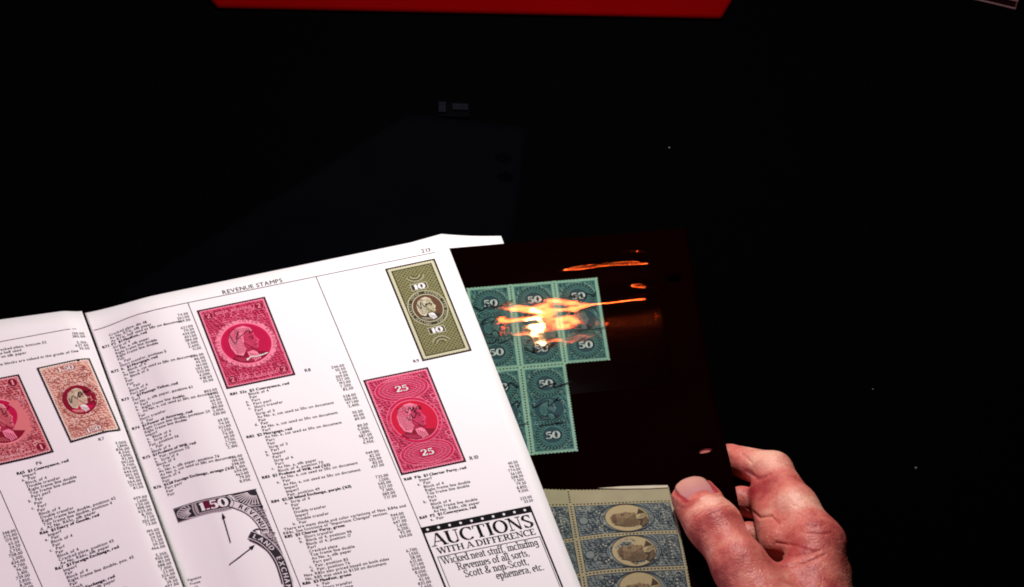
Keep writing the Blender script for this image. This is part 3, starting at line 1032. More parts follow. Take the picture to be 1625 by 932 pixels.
def pathtext(p, txt, P_, size, m, layer, t0=.05, t1=.95):
    D_ = [0]
    for i in range(1, len(P_)):
        D_.append(D_[-1] + math.hypot(P_[i][0] - P_[i - 1][0], P_[i][1] - P_[i - 1][1]))
    for k, c in enumerate(txt):
        d = D_[-1] * (t0 + (t1 - t0) * (k + .5) / len(txt))
        i = max(j for j in range(len(D_)) if D_[j] <= d)
        i = min(i, len(P_) - 2)
        f = (d - D_[i]) / (D_[i + 1] - D_[i])
        x, y = P_[i][0] + f * (P_[i + 1][0] - P_[i][0]), P_[i][1] + f * (P_[i + 1][1] - P_[i][1])
        l = D_[i + 1] - D_[i]
        tx, ty = (P_[i + 1][0] - P_[i][0]) / l, (P_[i + 1][1] - P_[i][1]) / l
        vs, fs, adv = glyph(c)
        for off in (-.04, .04):
            for fc in fs:
                p.poly([(x + tx * (vs[q][0] - adv / 2 + off) * size + ty * (vs[q][1] - .35) * size,
                         y + ty * (vs[q][0] - adv / 2 + off) * size - tx * (vs[q][1] - .35) * size) for q in fc], m, layer + (.3 if off > 0 else 0))


# filigree between the bands and the right hand border
p.poly([(37.5, 127), (46.6, 129), (47.0, 141), (46.6, 146), (44, 139), (41, 131)], 'grey_scroll', 1)
p.poly([(44.5, 140), (47.0, 141), (47.6, 156), (47.6, 172), (46.8, 172), (46.8, 158), (45.0, 150), (42, 146)], 'grey_scroll', 1.2)
scrollwork(p, 42.4, 128, 47.8, 168, 60, ('ink', 'grey_pale', 'grey_dark'), 91, 1.6, .4, 1.0, .22)
P1 = band(p, [(33.6, 126.2), (36.0, 127.8), (38.5, 130.0), (41.2, 133.5), (43.0, 137.8), (43.9, 142.1), (43.7, 145.2)], 1.9, 'grey_pale', 'ink', 3)
pathtext(p, 'REVENUE', P1, 3.3, 'ink', 5, .16, .99)
p.ring(40.6, 143.6, 2.6, 1.7, .6, 'ink', 5, 20, 140, 380)
p.disc(38.9, 144.0, 1.3, 1.1, 'grey_dark', 5, 14)
P2 = band(p, [(36.6, 144.2), (40.8, 147.9), (43.8, 153.1), (45.4, 159.0), (45.6, 164.4), (45.1, 172.0), (43.5, 182)], 2.0, 'grey_dark', 'grey_pale', 6)
band(p, [(36.0, 146.6), (39.2, 149.9), (41.9, 154.2), (43.2, 159.5), (43.4, 164.4), (42.9, 172.0)], .35, 'ink', 'ink', 5)
pathtext(p, 'LAND EXCHANGE', P2, 3.3, 'grey_pale', 9, .03, 1.0)
p.ribbon([(27.2, 146.5), (28.2, 131.8)], .45, 'ink', 3)
p.poly([(28.4, 130.4), (27.4, 133.4), (29.2, 133.2)], 'ink', 4)
p.ribbon([(23.0, 157.6), (35.8, 150.8)], .45, 'ink', 3)
p.poly([(37.3, 149.8), (34.4, 150.4), (35.4, 152.2)], 'ink', 4)
o = p.build('stamp_detail_picture', right_mm, rp)
o['label'] = 'grey enlarged stamp corner with two pointing arrows'

# ------------------------------------------------------------------ black stock page with pockets


def z_card(x, y):
    t = ((x - .035) * .6 + (-.088 - y) * .8) / .075
    return .003 + .0178 * sm(t) - .0026 * sm((.042 - x) / .03) * sm((-.125 - y) / .025) \
        - .0125 * sm((.026 + (-.162 - y) * .318 - x) / .03) * sm((-.15 - y) / .03)


CA = (math.cos(rad(6.3)), math.sin(rad(6.3)))
CB = (math.cos(rad(-85.3)), math.sin(rad(-85.3)))
CORNER = (.0846, .0380)          # far right corner


def card_xy(a, b):               # a: metres left of the right edge (<=0), b: metres down from the top edge
    return (CORNER[0] + CA[0] * a + CB[0] * b, CORNER[1] + CA[1] * a + CB[1] * b)


def card_ab(x, y):
    dx, dy = x - CORNER[0], y - CORNER[1]
    det = CA[0] * CB[1] - CA[1] * CB[0]
    return ((dx * CB[1] - dy * CB[0]) / det, (CA[0] * dy - CA[1] * dx) / det)


def card_pt(a, b, lift=0.0):
    x, y = card_xy(a, b)
    return (x, y, z_card(x, y) + lift)


stock = thing('stock_page', 'black stock page with clear pockets, lifted at its edge by the hand', 'stock page')
m, N, L, b = new_mat('black_card')
b.inputs['Base Color'].default_value = (0.0022, 0.00015, 0.00015, 1)  # faint red in the colour stands for the red glow on the card
b.inputs['Roughness'].default_value = 0.5
b.inputs['Specular IOR Level'].default_value = 0.0
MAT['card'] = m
AW, BH = .175, .235
HOLES = [card_ab(.0774, .0064), card_ab(.0860, -.0987)]
bm = bmesh.new()


def card_patch():
    """grid with two real slots: cells round a slot are replaced by a ring of quads"""
    na, nb = 62, 84
    da, db = AW / na, BH / nb
    holes_cells = []
    for (ha, hb) in HOLES:
        i0, i1 = int((ha + AW - .0036) / da - .5), int((ha + AW + .0036) / da + .5)
        j0, j1 = int((hb - .0018) / db - .5), int((hb + .0018) / db + .5)
        holes_cells.append((i0, i1, j0, j1))
    vid = {}

    def gv(i, j):
        if (i, j) not in vid:
            vid[(i, j)] = bm.verts.new(card_pt(-AW + i * da, j * db))
        return vid[(i, j)]
    for i in range(na):
        for j in range(nb):
            if any(h[0] <= i <= h[1] and h[2] <= j <= h[3] for h in holes_cells):
                continue
            bm.faces.new([gv(i, j), gv(i, j + 1), gv(i + 1, j + 1), gv(i + 1, j)])
    for (ha, hb), (i0, i1, j0, j1) in zip(HOLES, holes_cells):
        loop = [(i, j0) for i in range(i0, i1 + 2)] + [(i1 + 1, j) for j in range(j0 + 1, j1 + 2)] + \
               [(i, j1 + 1) for i in range(i1, i0 - 1, -1)] + [(i0, j) for j in range(j1, j0, -1)]
        inner = []
        for (i, j) in loop:
            a, bb = (-AW + i * da - ha) / (da * (i1 + 1 - i0)), (j * db - hb) / (db * (j1 + 1 - j0))
            t = math.atan2(bb, a)
            inner.append(bm.verts.new(card_pt(ha + .0036 * math.cos(t), hb + .0018 * math.sin(t))))
        n = len(loop)
        for k in range(n):
            q = [gv(*loop[k]), gv(*loop[(k + 1) % n]), inner[(k + 1) % n], inner[k]]
            bm.faces.new(q)


card_patch()
bmesh.ops.recalc_face_normals(bm, faces=bm.faces[:])
if sum(f.normal.z for f in bm.faces) < 0:
    bmesh.ops.reverse_faces(bm, faces=bm.faces[:])
me = bpy.data.meshes.new('card')
bm.to_mesh(me)
bm.free()
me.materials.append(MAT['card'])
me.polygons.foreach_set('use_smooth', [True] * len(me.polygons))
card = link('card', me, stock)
so = card.modifiers.new('thickness', 'SOLIDIFY')
so.thickness = 0.0005
so.offset = -1

# clear pocket film: a smooth sheet of gloss over what lies in it


def film_mat(name, rough, noise_scale, noise_str, seedoff):
    m = bpy.data.materials.new(name)
    m.use_nodes = True
    N, L = m.node_tree.nodes, m.node_tree.links
    N.clear()
    out = N.new('ShaderNodeOutputMaterial')
    mix = N.new('ShaderNodeMixShader')
    tr = N.new('ShaderNodeBsdfTransparent')
    tr.inputs[0].default_value = (0.97, 0.97, 0.96, 1)
    gl = N.new('ShaderNodeBsdfGlossy')
    gl.inputs['Roughness'].default_value = rough
    gl.inputs['Color'].default_value = (1, 1, 1, 1)
    fr = N.new('ShaderNodeFresnel')
    fr.inputs['IOR'].default_value = 1.5
    tc = N.new('ShaderNodeTexCoord')
    mp = N.new('ShaderNodeMapping')
    mp.inputs['Location'].default_value = (seedoff, seedoff * .7, 0)
    mp.inputs['Scale'].default_value = (.45, 1.3, 1)
    mp.inputs['Rotation'].default_value = (0, 0, rad(-6))
    no = N.new('ShaderNodeTexNoise')
    no.inputs['Scale'].default_value = noise_scale
    no.inputs['Detail'].default_value = 2.0
    bp = N.new('ShaderNodeBump')
    bp.inputs['Strength'].default_value = 1.0
    bp.inputs['Distance'].default_value = noise_str
    L.new(tc.outputs['Object'], mp.inputs[0])
    L.new(mp.outputs[0], no.inputs['Vector'])
    L.new(no.outputs['Fac'], bp.inputs['Height'])
    L.new(bp.outputs['Normal'], gl.inputs['Normal'])
    L.new(fr.outputs[0], mix.inputs[0])
    L.new(tr.outputs[0], mix.inputs[1])
    L.new(gl.outputs[0], mix.inputs[2])
    L.new(mix.outputs[0], out.inputs[0])
    return m


MAT['film'] = film_mat('clear_pocket_film', .03, 90, .00001, .31)


def film(a0, a1, b0, b1, wob, n=(70, 90)):
    def fn(t, s_):
        a, bb = a0 + (a1 - a0) * t, b0 + (b1 - b0) * s_
        edge = min(1, min(t, 1 - t) * 20) * min(1, (1 - s_) * 12)
        return card_pt(a, bb, .0011 + wob(a, bb) * edge)
    V, F = [], []
    na, nb = n
    for j in range(nb + 1):
        for i in range(na + 1):
            V.append(fn(i / na, j / nb))
    for j in range(nb):
        for i in range(na):
            q = j * (na + 1) + i
            F.append([q, q + na + 1, q + na + 2, q + 1])
    return mesh('pocket_film', V, F, MAT['film'], stock, smooth=True)


from mathutils import noise as mnoise, Vector


def wob_upper(a, bb):
    # pressed creases run along the pocket near its closed end; loose ripples where the stamps push it up
    h = 0
    for b0, amp, w, reach in ((.0115, .00004, .0010, .040), (.0185, .00008, .0013, .070), (.0325, .00018, .0013, .036), (.0385, .00006, .0012, .034)):
        h += amp * math.exp(-((bb - b0 - .0006 * math.sin(a * 140 + b0 * 900)) / w) ** 2) * sm((a + reach) / .018)
    # right of the stamps the film is drawn tight over a long low ridge; over the portraits it sags a little
    h += .00016 * math.exp(-((bb - .0415 + .04 * (a + .03)) / .006) ** 2) * sm((a + .062) / .02)
    bow = math.exp(-(((a + .068) / .024) ** 2)) * math.exp(-(((bb - .0520) / .019) ** 2))
    h += bow * .5 * .80 * ((bb - .0500) ** 2 + .3 * (a + .068) ** 2)
    loose = sm((-a - .032) / .02) * sm((bb - .028) / .02)
    h += loose * .000020 * mnoise.noise(Vector((a * 75 + 3.1, bb * 150 + 1.7, .4)))
    h += loose * .000006 * mnoise.noise(Vector((a * 190 + 8.1, bb * 330 + 4.7, 2.4)))
    return h


fu = film(-.150, -.0185, .0095, .0930, wob_upper, (150, 180))
fl_ = film(-.150, -.0185, .2140, .2320, lambda a, bb: .0)

# ------------------------------------------------------------------ perforated stamps


def perforated(name, fn, w, h, mat, parent, pitch=1.55, r=.42, thick=.00010, lift=.00035):
    """stamp paper whose four edges are cut by half round perforations (mm)"""
    V, F = [], []

    def add(pts):
        b0 = len(V)
        for x, y in pts:
            q = fn(x, y)
            V.append((q[0], q[1], q[2] + lift))
        F.append(list(range(b0, b0 + len(pts))))
    i_ = r
    nx, ny = max(2, int(w / 3)), max(2, int(h / 3))
    xs = [i_ + (w - 2 * i_) * k / nx for k in range(nx + 1)]
    ys = [i_ + (h - 2 * i_) * k / ny for k in range(ny + 1)]
    for i in range(nx):
        for j in range(ny):
            add([(xs[i], ys[j]), (xs[i + 1], ys[j]), (xs[i + 1], ys[j + 1]), (xs[i], ys[j + 1])])

    def teeth(length, place):
        n = int(round(length / pitch))
        p_ = length / n
        for k in range(n):
            t0, t1 = k * p_, (k + 1) * p_
            pts = []
            lo, hi = max(t0, i_ if k == 0 else t0), min(t1, length - i_ if k == n - 1 else t1)
            # hole centres at t0 and t1 (not on the very corners)
            pts.append((t0 if k else i_, i_))
            if k:
                for q in range(0, 5):
                    a = rad(90 - q * 22.5)
                    pts.append((t0 + r * math.cos(a), r * math.sin(a)))
            else:
                pts.append((0, 0 + .0))
            if k < n - 1:
                for q in range(4, -1, -1):
                    a = rad(90 - q * 22.5)
                    pts.append((t1 - r * math.cos(a), r * math.sin(a)))
                pts.append((t1, i_))
            else:
                pts.append((length, 0))
                pts.append((length - i_, i_))
            cl = []
            for q in pts:
                if not cl or abs(q[0] - cl[-1][0]) + abs(q[1] - cl[-1][1]) > 1e-6:
                    cl.append(q)
            add([place(*q) for q in cl])
    teeth(w, lambda t, d: (t, d))
    teeth(w, lambda t, d: (t, h - d))
    teeth(h, lambda t, d: (d, t))
    teeth(h, lambda t, d: (w - d, t))
    o = mesh(name, V, F, mat, parent)
    me = o.data
    bm = bmesh.new()
    bm.from_mesh(me)
    bmesh.ops.remove_doubles(bm, verts=bm.verts[:], dist=1e-6)
    bm.normal_update()
    bmesh.ops.reverse_faces(bm, faces=[f for f in bm.faces if f.normal.z < 0])
    bm.to_mesh(me)
    bm.free()
    sd = o.modifiers.new('paper', 'SOLIDIFY')
    sd.thickness = thick
    sd.offset = -1
    return o


MAT['green_paper'] = plain('green_stamp_paper', (.19, .33, .24), .7, .15, .15, 500)
MAT['olive_paper'] = plain('aged_stamp_paper', (.27, .245, .145), .7, .15, .16, 160)


def green_stamp(w, h, seed):
    p = Print()
    r = random.Random(seed)
    mg = 1.5
    p.rect(mg, mg, w - mg, h - mg, 'teal_scroll', 0)
    p.frame(mg, mg, w - mg, h - mg, .35, 'teal_light', 1)
    cx = w / 2
    R = w * .385
    for yy, up in ((h * .21, 1), (h * .80, -1)):
        ry = h * .165
        p.disc(cx, yy, R, ry, 'teal_light', 2, 44)
        p.disc(cx, yy, R * .97, ry * .97, 'teal_dark', 3, 44)
        p.ring(cx, yy, R * .93, ry * .93, ry * .10, 'teal_light', 4, 60, dash=True)
        p.ring(cx, yy, R * .80, ry * .80, .22, 'teal_light', 4, 44)
        p.disc(cx, yy, R * .76, ry * .76, 'teal_line', 4, 44)
        p.ring(cx, yy, R * .58, ry * .60, .2, 'teal_light', 5, 40)
        p.disc(cx, yy, R * .56, ry * .52, 'teal_mid', 5, 36)
        p.serif('50', cx, yy + 2.05, 4.1, 'teal_dark', 6, align='c', a=.20, b=.11, wide=7.4)
        p.serif('50', cx, yy + 1.9, 3.8, 'numeral', 7, align='c', a=.115, b=.05, wide=6.8)
    # lettered arches
    p.arctext('U.S. INTERNAL REVENUE', cx, h * .225, R * 1.0, h * .172, 1.5, 195, 345, 'teal_pale', 8)
    p.arctext('FIFTY CENTS', cx, h * .775, R * 1.10, h * .205, 1.4, 150, 30, 'teal_pale', 8)
    # medallion
    cy = h * .505
    rr = w * .30
    p.disc(cx, cy, rr * 1.12, rr * 1.12, 'teal_dark', 8, 44)
    p.ring(cx, cy, rr * 1.10, rr * 1.10, .3, 'teal_light', 9, 44)
    p.disc(cx, cy, rr, rr, 'teal_mid', 9, 44)
    bust(p, cx - .2, cy + .2, rr * .98, 'teal_face', 'teal_light', 'teal_dark', 'teal_light', 'teal_dark', 10, 0, 1, 'teal_mid')
    scrollwork(p, mg, mg, w - mg, h - mg, 200, ('teal_light', 'teal_dark', 'teal_dark', 'teal_mid'), seed, 1.2, .5, 1.5, .24)
    # corner scrolls
    for sx in (.14, .86):
        for k in range(9):
            yy = h * (.06 + .11 * k)
            p.ring(sx * w, yy, 1.15, 1.5, .26, 'teal_light', 2, 16, 50 * k, 50 * k + 270)
            p.ring(sx * w + (.9 if sx < .5 else -.9), yy + 2.2, .75, .8, .22, 'teal_pale', 2, 12, 70 * k, 70 * k + 250)
    # ink cancel
    p.scribble(cx + r.uniform(-1, 1), h * r.choice([.20, .24, .79]), w * .72, h * .09, 'ink', 17, seed, r.choice([3, 4]), .50)
    p.scribble(cx + r.uniform(-2, 2), h * r.uniform(.36, .46), w * .66, h * .09, 'ink', 17, seed + 50, 3, .46)
    p.scribble(cx + r.uniform(-1, 2), h * r.uniform(.62, .70), w * .6, h * .05, 'ink', 17, seed + 90, 2, .40)
    return p


blk = thing('stamp_block', 'block of five green fifty cent stamps with ink scribbles inside the pocket', 'stamp block')
GA, GB = rad(5.9), rad(-84.2)
GW, GH = 20.9, 49.2
G0 = (-.0217, .0007)


def green_pt(x, y):
    X_, Y_ = G0[0] + (math.cos(GA) * x + math.cos(GB) * y) / 1000, G0[1] + (math.sin(GA) * x + math.sin(GB) * y) / 1000
    return (X_, Y_, z_card(X_, Y_))


for (i, j) in ((0, 0), (1, 0), (2, 0), (0, 1), (1, 1)):
    def fn(x, y, i=i, j=j):
        return green_pt(i * GW + x, j * GH + y)
    st = perforated('stamp', fn, GW, GH, MAT['green_paper'], blk)
    green_stamp(GW, GH, 100 + i * 7 + j * 3).build('engraving', fn, st, lift=.00040, eps=.00003)

# sheet margin block in the lower pocket
sheet_o = thing('stamp_sheet', 'part sheet of blue grey stamps with brown oval portraits and blank margin', 'stamp sheet')
SB = rad(-84.0)
S0 = (.0258, -.1244)
SW, SH = 44.6, 21.5


def sheet_pt(x, y):
    SA = rad(-6.0 + .20 * min(max(y, -5), 45))
    X_, Y_ = S0[0] + (math.cos(SA) * x + math.cos(SB) * y) / 1000, S0[1] + (math.sin(SA) * x + math.sin(SB) * y) / 1000
    return (X_, Y_, z_card(X_, Y_))


def blue_stamp(w, h, seed):
    """landscape on the sheet: the portrait lies on its side"""
    p = Print()
    p.rect(1.3, 1.2, w - 1.3, h - 1.2, 'steel_scroll', 0)
    p.frame(1.3, 1.2, w - 1.3, h - 1.2, .3, 'steel_dark', 1)
    scrollwork(p, 1.4, 1.3, w - 1.4, h - 1.3, 230, ('steel_dark', 'steel_light', 'steel_dark', 'steel_pale'), seed, 1.2, .5, 1.7, .26)
    cx, cy = w * .52, h * .5
    p.disc(cx, cy, 12.0, 9.9, 'steel_light', 2, 44)
    p.ring(cx, cy, 12.0, 9.9, .5, 'steel_dark', 3, 44)
    p.ring(cx, cy, 11.0, 9.5, .25, 'steel_dark', 3, 44)
    p.disc(cx, cy, 9.6, 9.3, 'sepia_pale', 3, 44)
    p.ring(cx, cy, 9.6, 9.3, .35, 'sepia', 4, 44)
    bust(p, cx + .5, cy + .6, 8.6, 'sepia_face', 'sepia_mid', 'sepia', 'sepia_pale', 'sepia', 5, rad(-90), 1, 'sepia_mid')
    for k in range(4):
        for sg in (-1, 1):
            p.ring(w * .20 + k * 1.4, cy + sg * (3 + 1.1 * k), 1.9, 1.6, .36, 'steel_dark', 2, 16, 70 * k, 70 * k + 280)
            p.ring(w * .84 + k * .9, cy + sg * (1.5 + 1.6 * k), 1.7, 1.5, .36, 'steel_dark', 2, 16, 60 * k, 60 * k + 280)
            p.disc(w * .24 + k * 1.2, cy + sg * (5.2 - k), .45, .45, 'steel_pale', 3, 8)
            p.disc(w * .88, cy + sg * (1 + 1.8 * k), .45, .45, 'steel_pale', 3, 8)
    p.disc(w * .10, cy, 2.2, 2.6, 'steel_light', 2, 20)
    p.ring(w * .10, cy, 2.2, 2.6, .35, 'steel_dark', 3, 20)
    p.ring(w * .90, cy, 3.2, 6.8, .9, 'steel_dark', 3, 30, 20, 340)
    p.ring(w * .90, cy, 2.9, 6.5, .3, 'steel_light', 4, 30, 20, 340)
    return p


for i in (-1, 0):
    def fns(x, y, i=i):
        return sheet_pt(i * SW + x, -9.4 + y)
    sv = perforated('margin', fns, SW, 9.4, MAT['olive_paper'], sheet_o, lift=.0006)
    for j in range(4):
        def fn(x, y, i=i, j=j):
            return sheet_pt(i * SW + x, j * SH + y)
        st = perforated('stamp', fn, SW, SH, MAT['olive_paper'], sheet_o, lift=.0006)
        blue_stamp(SW, SH, 200 + i * 5 + j).build('engraving', fn, st, lift=.00065, eps=.00003)
# folded over strip along the top of the margin
fold = Print()
fold.poly([(13.5, -9.9), (24, -10.6), (38, -10.6), (44.2, -10.4), (44.2, -9.0), (36, -8.7), (24, -9.1)], 'fold', 0)
MAT['fold'] = plain('folded_margin', (.46, .42, .30), .7, .2, .1, 300)
fo = fold.build('folded_edge', sheet_pt, sheet_o, lift=.0011)
sd = fo.modifiers.new('paper', 'SOLIDIFY')
sd.thickness = .0002

# ------------------------------------------------------------------ hand
# The skin is one closed surface grown from a distance field of tapering limbs.


def hand_surface():
    h = 0.55
    lo = np.array([66., -262., -4.])
    hi = np.array([168., -84., 66.])
    n = np.ceil((hi - lo) / h).astype(int) + 1
    gx, gy, gz = [lo[k] + h * np.arange(n[k], dtype=np.float32) for k in range(3)]
    D = np.full(tuple(n), 50.0, dtype=np.float32)

    def cone(a, b, ra, rb, k):
        nonlocal D
        a, b = np.array(a, np.float32), np.array(b, np.float32)
        m = max(ra, rb) + 14
        l0, h0 = np.minimum(a, b) - m, np.maximum(a, b) + m
        ii = [slice(max(0, int((l0[q] - lo[q]) / h)), min(int(n[q]), int((h0[q] - lo[q]) / h) + 2)) for q in range(3)]
        if any(s_.stop <= s_.start for s_ in ii):
            return
        px = gx[ii[0]][:, None, None] - a[0]
        py = gy[ii[1]][None, :, None] - a[1]
        pz = gz[ii[2]][None, None, :] - a[2]
        d = b - a
        t = np.clip((px * d[0] + py * d[1] + pz * d[2]) / float(d @ d), 0, 1)
        r = ra + (rb - ra) * t
        dist = np.sqrt((px - t * d[0]) ** 2 + (py - t * d[1]) ** 2 + (pz - t * d[2]) ** 2) - r
        cur = D[ii[0], ii[1], ii[2]]
        hh = np.clip(0.5 + 0.5 * (cur - dist) / k, 0, 1)
        D[ii[0], ii[1], ii[2]] = cur * (1 - hh) + dist * hh - k * hh * (1 - hh)
    for args in HAND:
        cone(*args)
    # surface nets
    S = D < 0
    c = np.zeros(tuple(n - 1), np.uint8)
    for dx in (0, 1):
        for dy in (0, 1):
            for dz in (0, 1):
                c += S[dx:n[0] - 1 + dx, dy:n[1] - 1 + dy, dz:n[2] - 1 + dz]
    act = np.argwhere((c > 0) & (c < 8))
    idx = -np.ones(tuple(n - 1), np.int64)
    idx[act[:, 0], act[:, 1], act[:, 2]] = np.arange(len(act))
    acc = np.zeros((len(act), 3))
    cnt = np.zeros(len(act))
    corners = [(x, y, z) for x in (0, 1) for y in (0, 1) for z in (0, 1)]
    for p in corners:
        for ax in range(3):
            if p[ax]:
                continue
            q = list(p)
            q[ax] = 1
            A = act + np.array(p)
            B = act + np.array(q)
            da = D[A[:, 0], A[:, 1], A[:, 2]].astype(float)
            db = D[B[:, 0], B[:, 1], B[:, 2]].astype(float)
            cr = (da < 0) != (db < 0)
            t = np.where(cr, da / np.where(cr, da - db, 1), 0)
            pt = A + (B - A) * t[:, None]
            acc += np.where(cr[:, None], pt, 0)
            cnt += cr
    V = lo + h * acc / cnt[:, None]
    F = []
    for ax in range(3):
        o1, o2 = [(1, 2), (2, 0), (0, 1)][ax]
        sl0 = [slice(1, n[k] - 1) for k in range(3)]
        sl1 = [slice(1, n[k] - 1) for k in range(3)]
        sl0[ax] = slice(0, n[ax] - 1)
        sl1[ax] = slice(1, n[ax])
        a, b_ = S[tuple(sl0)], S[tuple(sl1)]
        for flip, msk in ((False, a & ~b_), (True, ~a & b_)):
            e = np.argwhere(msk)
            if not len(e):
                continue
            e = e + np.array([0 if k == ax else 1 for k in range(3)])

            def cell(d1, d2):
                q = e.copy()
                q[:, o1] -= d1
                q[:, o2] -= d2
                return idx[q[:, 0], q[:, 1], q[:, 2]]
            quad = np.stack([cell(1, 1), cell(0, 1), cell(0, 0), cell(1, 0)], 1)
            if flip:
                quad = quad[:, ::-1]
            F.append(quad)
    return V, np.concatenate(F)


TH_IP, TH_MP, TH_CMC = (86.8, -152.0, 33.0), (96.0, -174.8, 37.0), (112.0, -208.0, 36.0)
IX_TIP, IX_DIP, IX_PIP, IX_MCP = (84.0, -96.2, 5.3), (98.0, -99.0, 6.2), (115.4, -112.8, 16.8), (129.7, -159.6, 30.0)
HAND = [
    # thumb: two rods side by side give the flat pad and nail
    ((81.6, -131.3, 25.5), (86.2, -145.5, 30.5), 7.0, 8.4, 2),
    ((76.2, -133.3, 25.5), (81.6, -147.5, 30.5), 7.0, 8.4, 3),
    ((82.0, -140.0, 28.0), TH_IP, 9.0, 11.2, 4),
    (TH_IP, TH_MP, 10.8, 10.8, 4),
    (TH_MP, TH_CMC, 11.0, 15.5, 6),
    # index
    (IX_TIP, IX_DIP, 5.2, 6.4, 1),
    (IX_DIP, IX_PIP, 6.6, 8.6, 1),
    (IX_PIP, (122.5, -138.0, 26.0), 8.3, 9.4, 3),
    ((122.5, -138.0, 26.0), IX_MCP, 9.6, 11.6, 4),
    ((111.0, -123.5, 15.0), (115.5, -154.0, 23.0), 7.0, 9.5, 5),
    # middle
    ((101.5, -122.5, 8.0), (117.0, -128.5, 9.0), 6.6, 7.6, 1.2),
    ((117.0, -128.5, 9.0), (131.5, -171.0, 22.0), 7.8, 11.0, 2.0),
    # ring and little finger, folded underneath
    ((104.0, -139.0, 5.0), (121.0, -142.0, 5.5), 6.4, 7.2, 1.0),
    ((121.0, -142.0, 5.5), (134.0, -187.0, 17.0), 7.4, 10.5, 2.0),
    ((110.0, -156.0, 4.0), (124.0, -158.0, 4.5), 5.6, 6.2, 1.0),
    ((124.0, -158.0, 4.5), (135.0, -201.0, 14.0), 6.4, 9.5, 2.0),
    # palm
    (IX_MCP, (124.0, -226.0, 33.0), 11.5, 15.0, 6),
    ((131.5, -171.0, 22.0), (130.0, -228.0, 29.0), 12.0, 15.0, 6),
    ((134.0, -187.0, 18.0), (132.0, -230.0, 27.0), 11.5, 15.0, 6),
    ((134.5, -200.0, 15.0), (131.0, -232.0, 25.0), 10.5, 14.0, 6),
    # web between thumb and index
    ((104.0, -186.0, 35.0), (126.0, -172.0, 29.0), 7.5, 8.5, 7),
    ((110.0, -196.0, 34.0), (126.0, -186.0, 28.0), 9.5, 10.0, 7),
    (TH_CMC, (126.0, -232.0, 33.0), 17.0, 17.0, 6),
    ((126.0, -232.0, 33.0), (130.0, -300.0, 38.0), 17.5, 21.0, 5),
    ((132.0, -232.0, 29.0), (136.0, -300.0, 34.0), 15.0, 20.0, 5),
]
HV, HF = hand_surface()
GROOVES = [
    ([(102.6, -93.4), (107.5, -97.5), (112.5, -97.0), (116.0, -100.3)], .9, .55),
    ([(106.8, -93.4), (109.0, -96.6), (115.5, -88.5)], .0, .5),
    ([(102.5, -77.5), (107.0, -81.0), (112.0, -78.8)], .8, .8),
    ([(100.0, -70.0), (104.0, -73.5)], .4, .6),
    ([(115.0, -108.5), (124.0, -110.0), (131.0, -112.5)], .5, .6),
    ([(112.0, -112.5), (122.0, -114.5), (134.0, -112.0)], .6, .6),
    ([(118.0, -119.0), (128.0, -117.5), (136.0, -113.5)], .5, .6),
    ([(122.0, -92.0), (126.0, -94.0), (129.0, -93.0)], .35, .4),
    ([(124.0, -96.0), (129.0, -97.5), (133.0, -96.0)], .35, .4),
    ([(127.0, -100.0), (132.0, -101.5), (137.0, -100.5)], .35, .4),
    ([(129.0, -104.5), (135.0, -105.0), (139.0, -104.0)], .35, .4),
]

hm, N, L, b = new_mat('skin')
tc = N.new('ShaderNodeTexCoord')


def noise(scale, detail=3, rough=.5):
    n_ = N.new('ShaderNodeTexNoise')
    n_.inputs['Scale'].default_value = scale
    n_.inputs['Detail'].default_value = detail
    n_.inputs['Roughness'].default_value = rough
    L.new(tc.outputs['Object'], n_.inputs['Vector'])
    return n_.outputs['Fac']


ramp = N.new('ShaderNodeValToRGB')
ramp.color_ramp.elements[0].position = .30
ramp.color_ramp.elements[0].color = (.33, .028, .034, 1)
ramp.color_ramp.elements[1].position = .68
ramp.color_ramp.elements[1].color = (.80, .41, .30, 1)
e = ramp.color_ramp.elements.new(.5)
e.color = (.62, .17, .13, 1)
at = N.new('ShaderNodeAttribute')
at.attribute_name = 'tone'
ma = N.new('ShaderNodeMath')
ma.operation = 'MULTIPLY_ADD'
ma.inputs[1].default_value = .75
L.new(noise(60, 5, .62), ma.inputs[0])
L.new(at.outputs['Fac'], ma.inputs[2])
L.new(ma.outputs[0], ramp.inputs[0])
L.new(ramp.outputs[0], b.inputs['Base Color'])
b.inputs['Roughness'].default_value = .42
b.inputs['Specular IOR Level'].default_value = .3
b.inputs['Subsurface Weight'].default_value = .25
b.inputs['Subsurface Radius'].default_value = (.005, .0009, .0006)
b.inputs['Subsurface Scale'].default_value = 1.0
vor = N.new('ShaderNodeTexVoronoi')
vor.feature = 'DISTANCE_TO_EDGE'
vor.inputs['Scale'].default_value = 650
L.new(tc.outputs['Object'], vor.inputs['Vector'])
bp1 = N.new('ShaderNodeBump')
bp1.inputs['Strength'].default_value = .4
bp1.inputs['Distance'].default_value = .0005
L.new(vor.outputs[0], bp1.inputs['Height'])
bp2 = N.new('ShaderNodeBump')
bp2.inputs['Strength'].default_value = .6
bp2.inputs['Distance'].default_value = .0010
L.new(noise(330, 4, .6), bp2.inputs['Height'])
L.new(bp1.outputs[0], bp2.inputs['Normal'])
L.new(bp2.outputs[0], b.inputs['Normal'])
MAT['skin'] = hm


# local frame of the thumb end: along, across and out of the nail
AX = np.array([-.352, .877, -.330]); AX /= np.linalg.norm(AX)
LT = np.array([.9375, .347, 0.0]); LT -= AX * (LT @ AX); LT /= np.linalg.norm(LT)
NM = np.cross(LT, AX)
TC = np.array([78.9, -132.3, 25.5])
S_LO, S_HI, W_N = -13.0, 5.4, 7.2


def nail_half(s_):
    if s_ < -8.0:
        t = (-8.0 - s_) / (-8.0 - S_LO)
        return W_N * max(0, 1 - t ** 2.6) ** .5
    if s_ > 2.0:
        t = (s_ - 2.0) / (S_HI - 2.0)
        return (W_N - .4 * t) * max(0, 1 - (t * .93) ** 3.2) ** .5
    return W_N


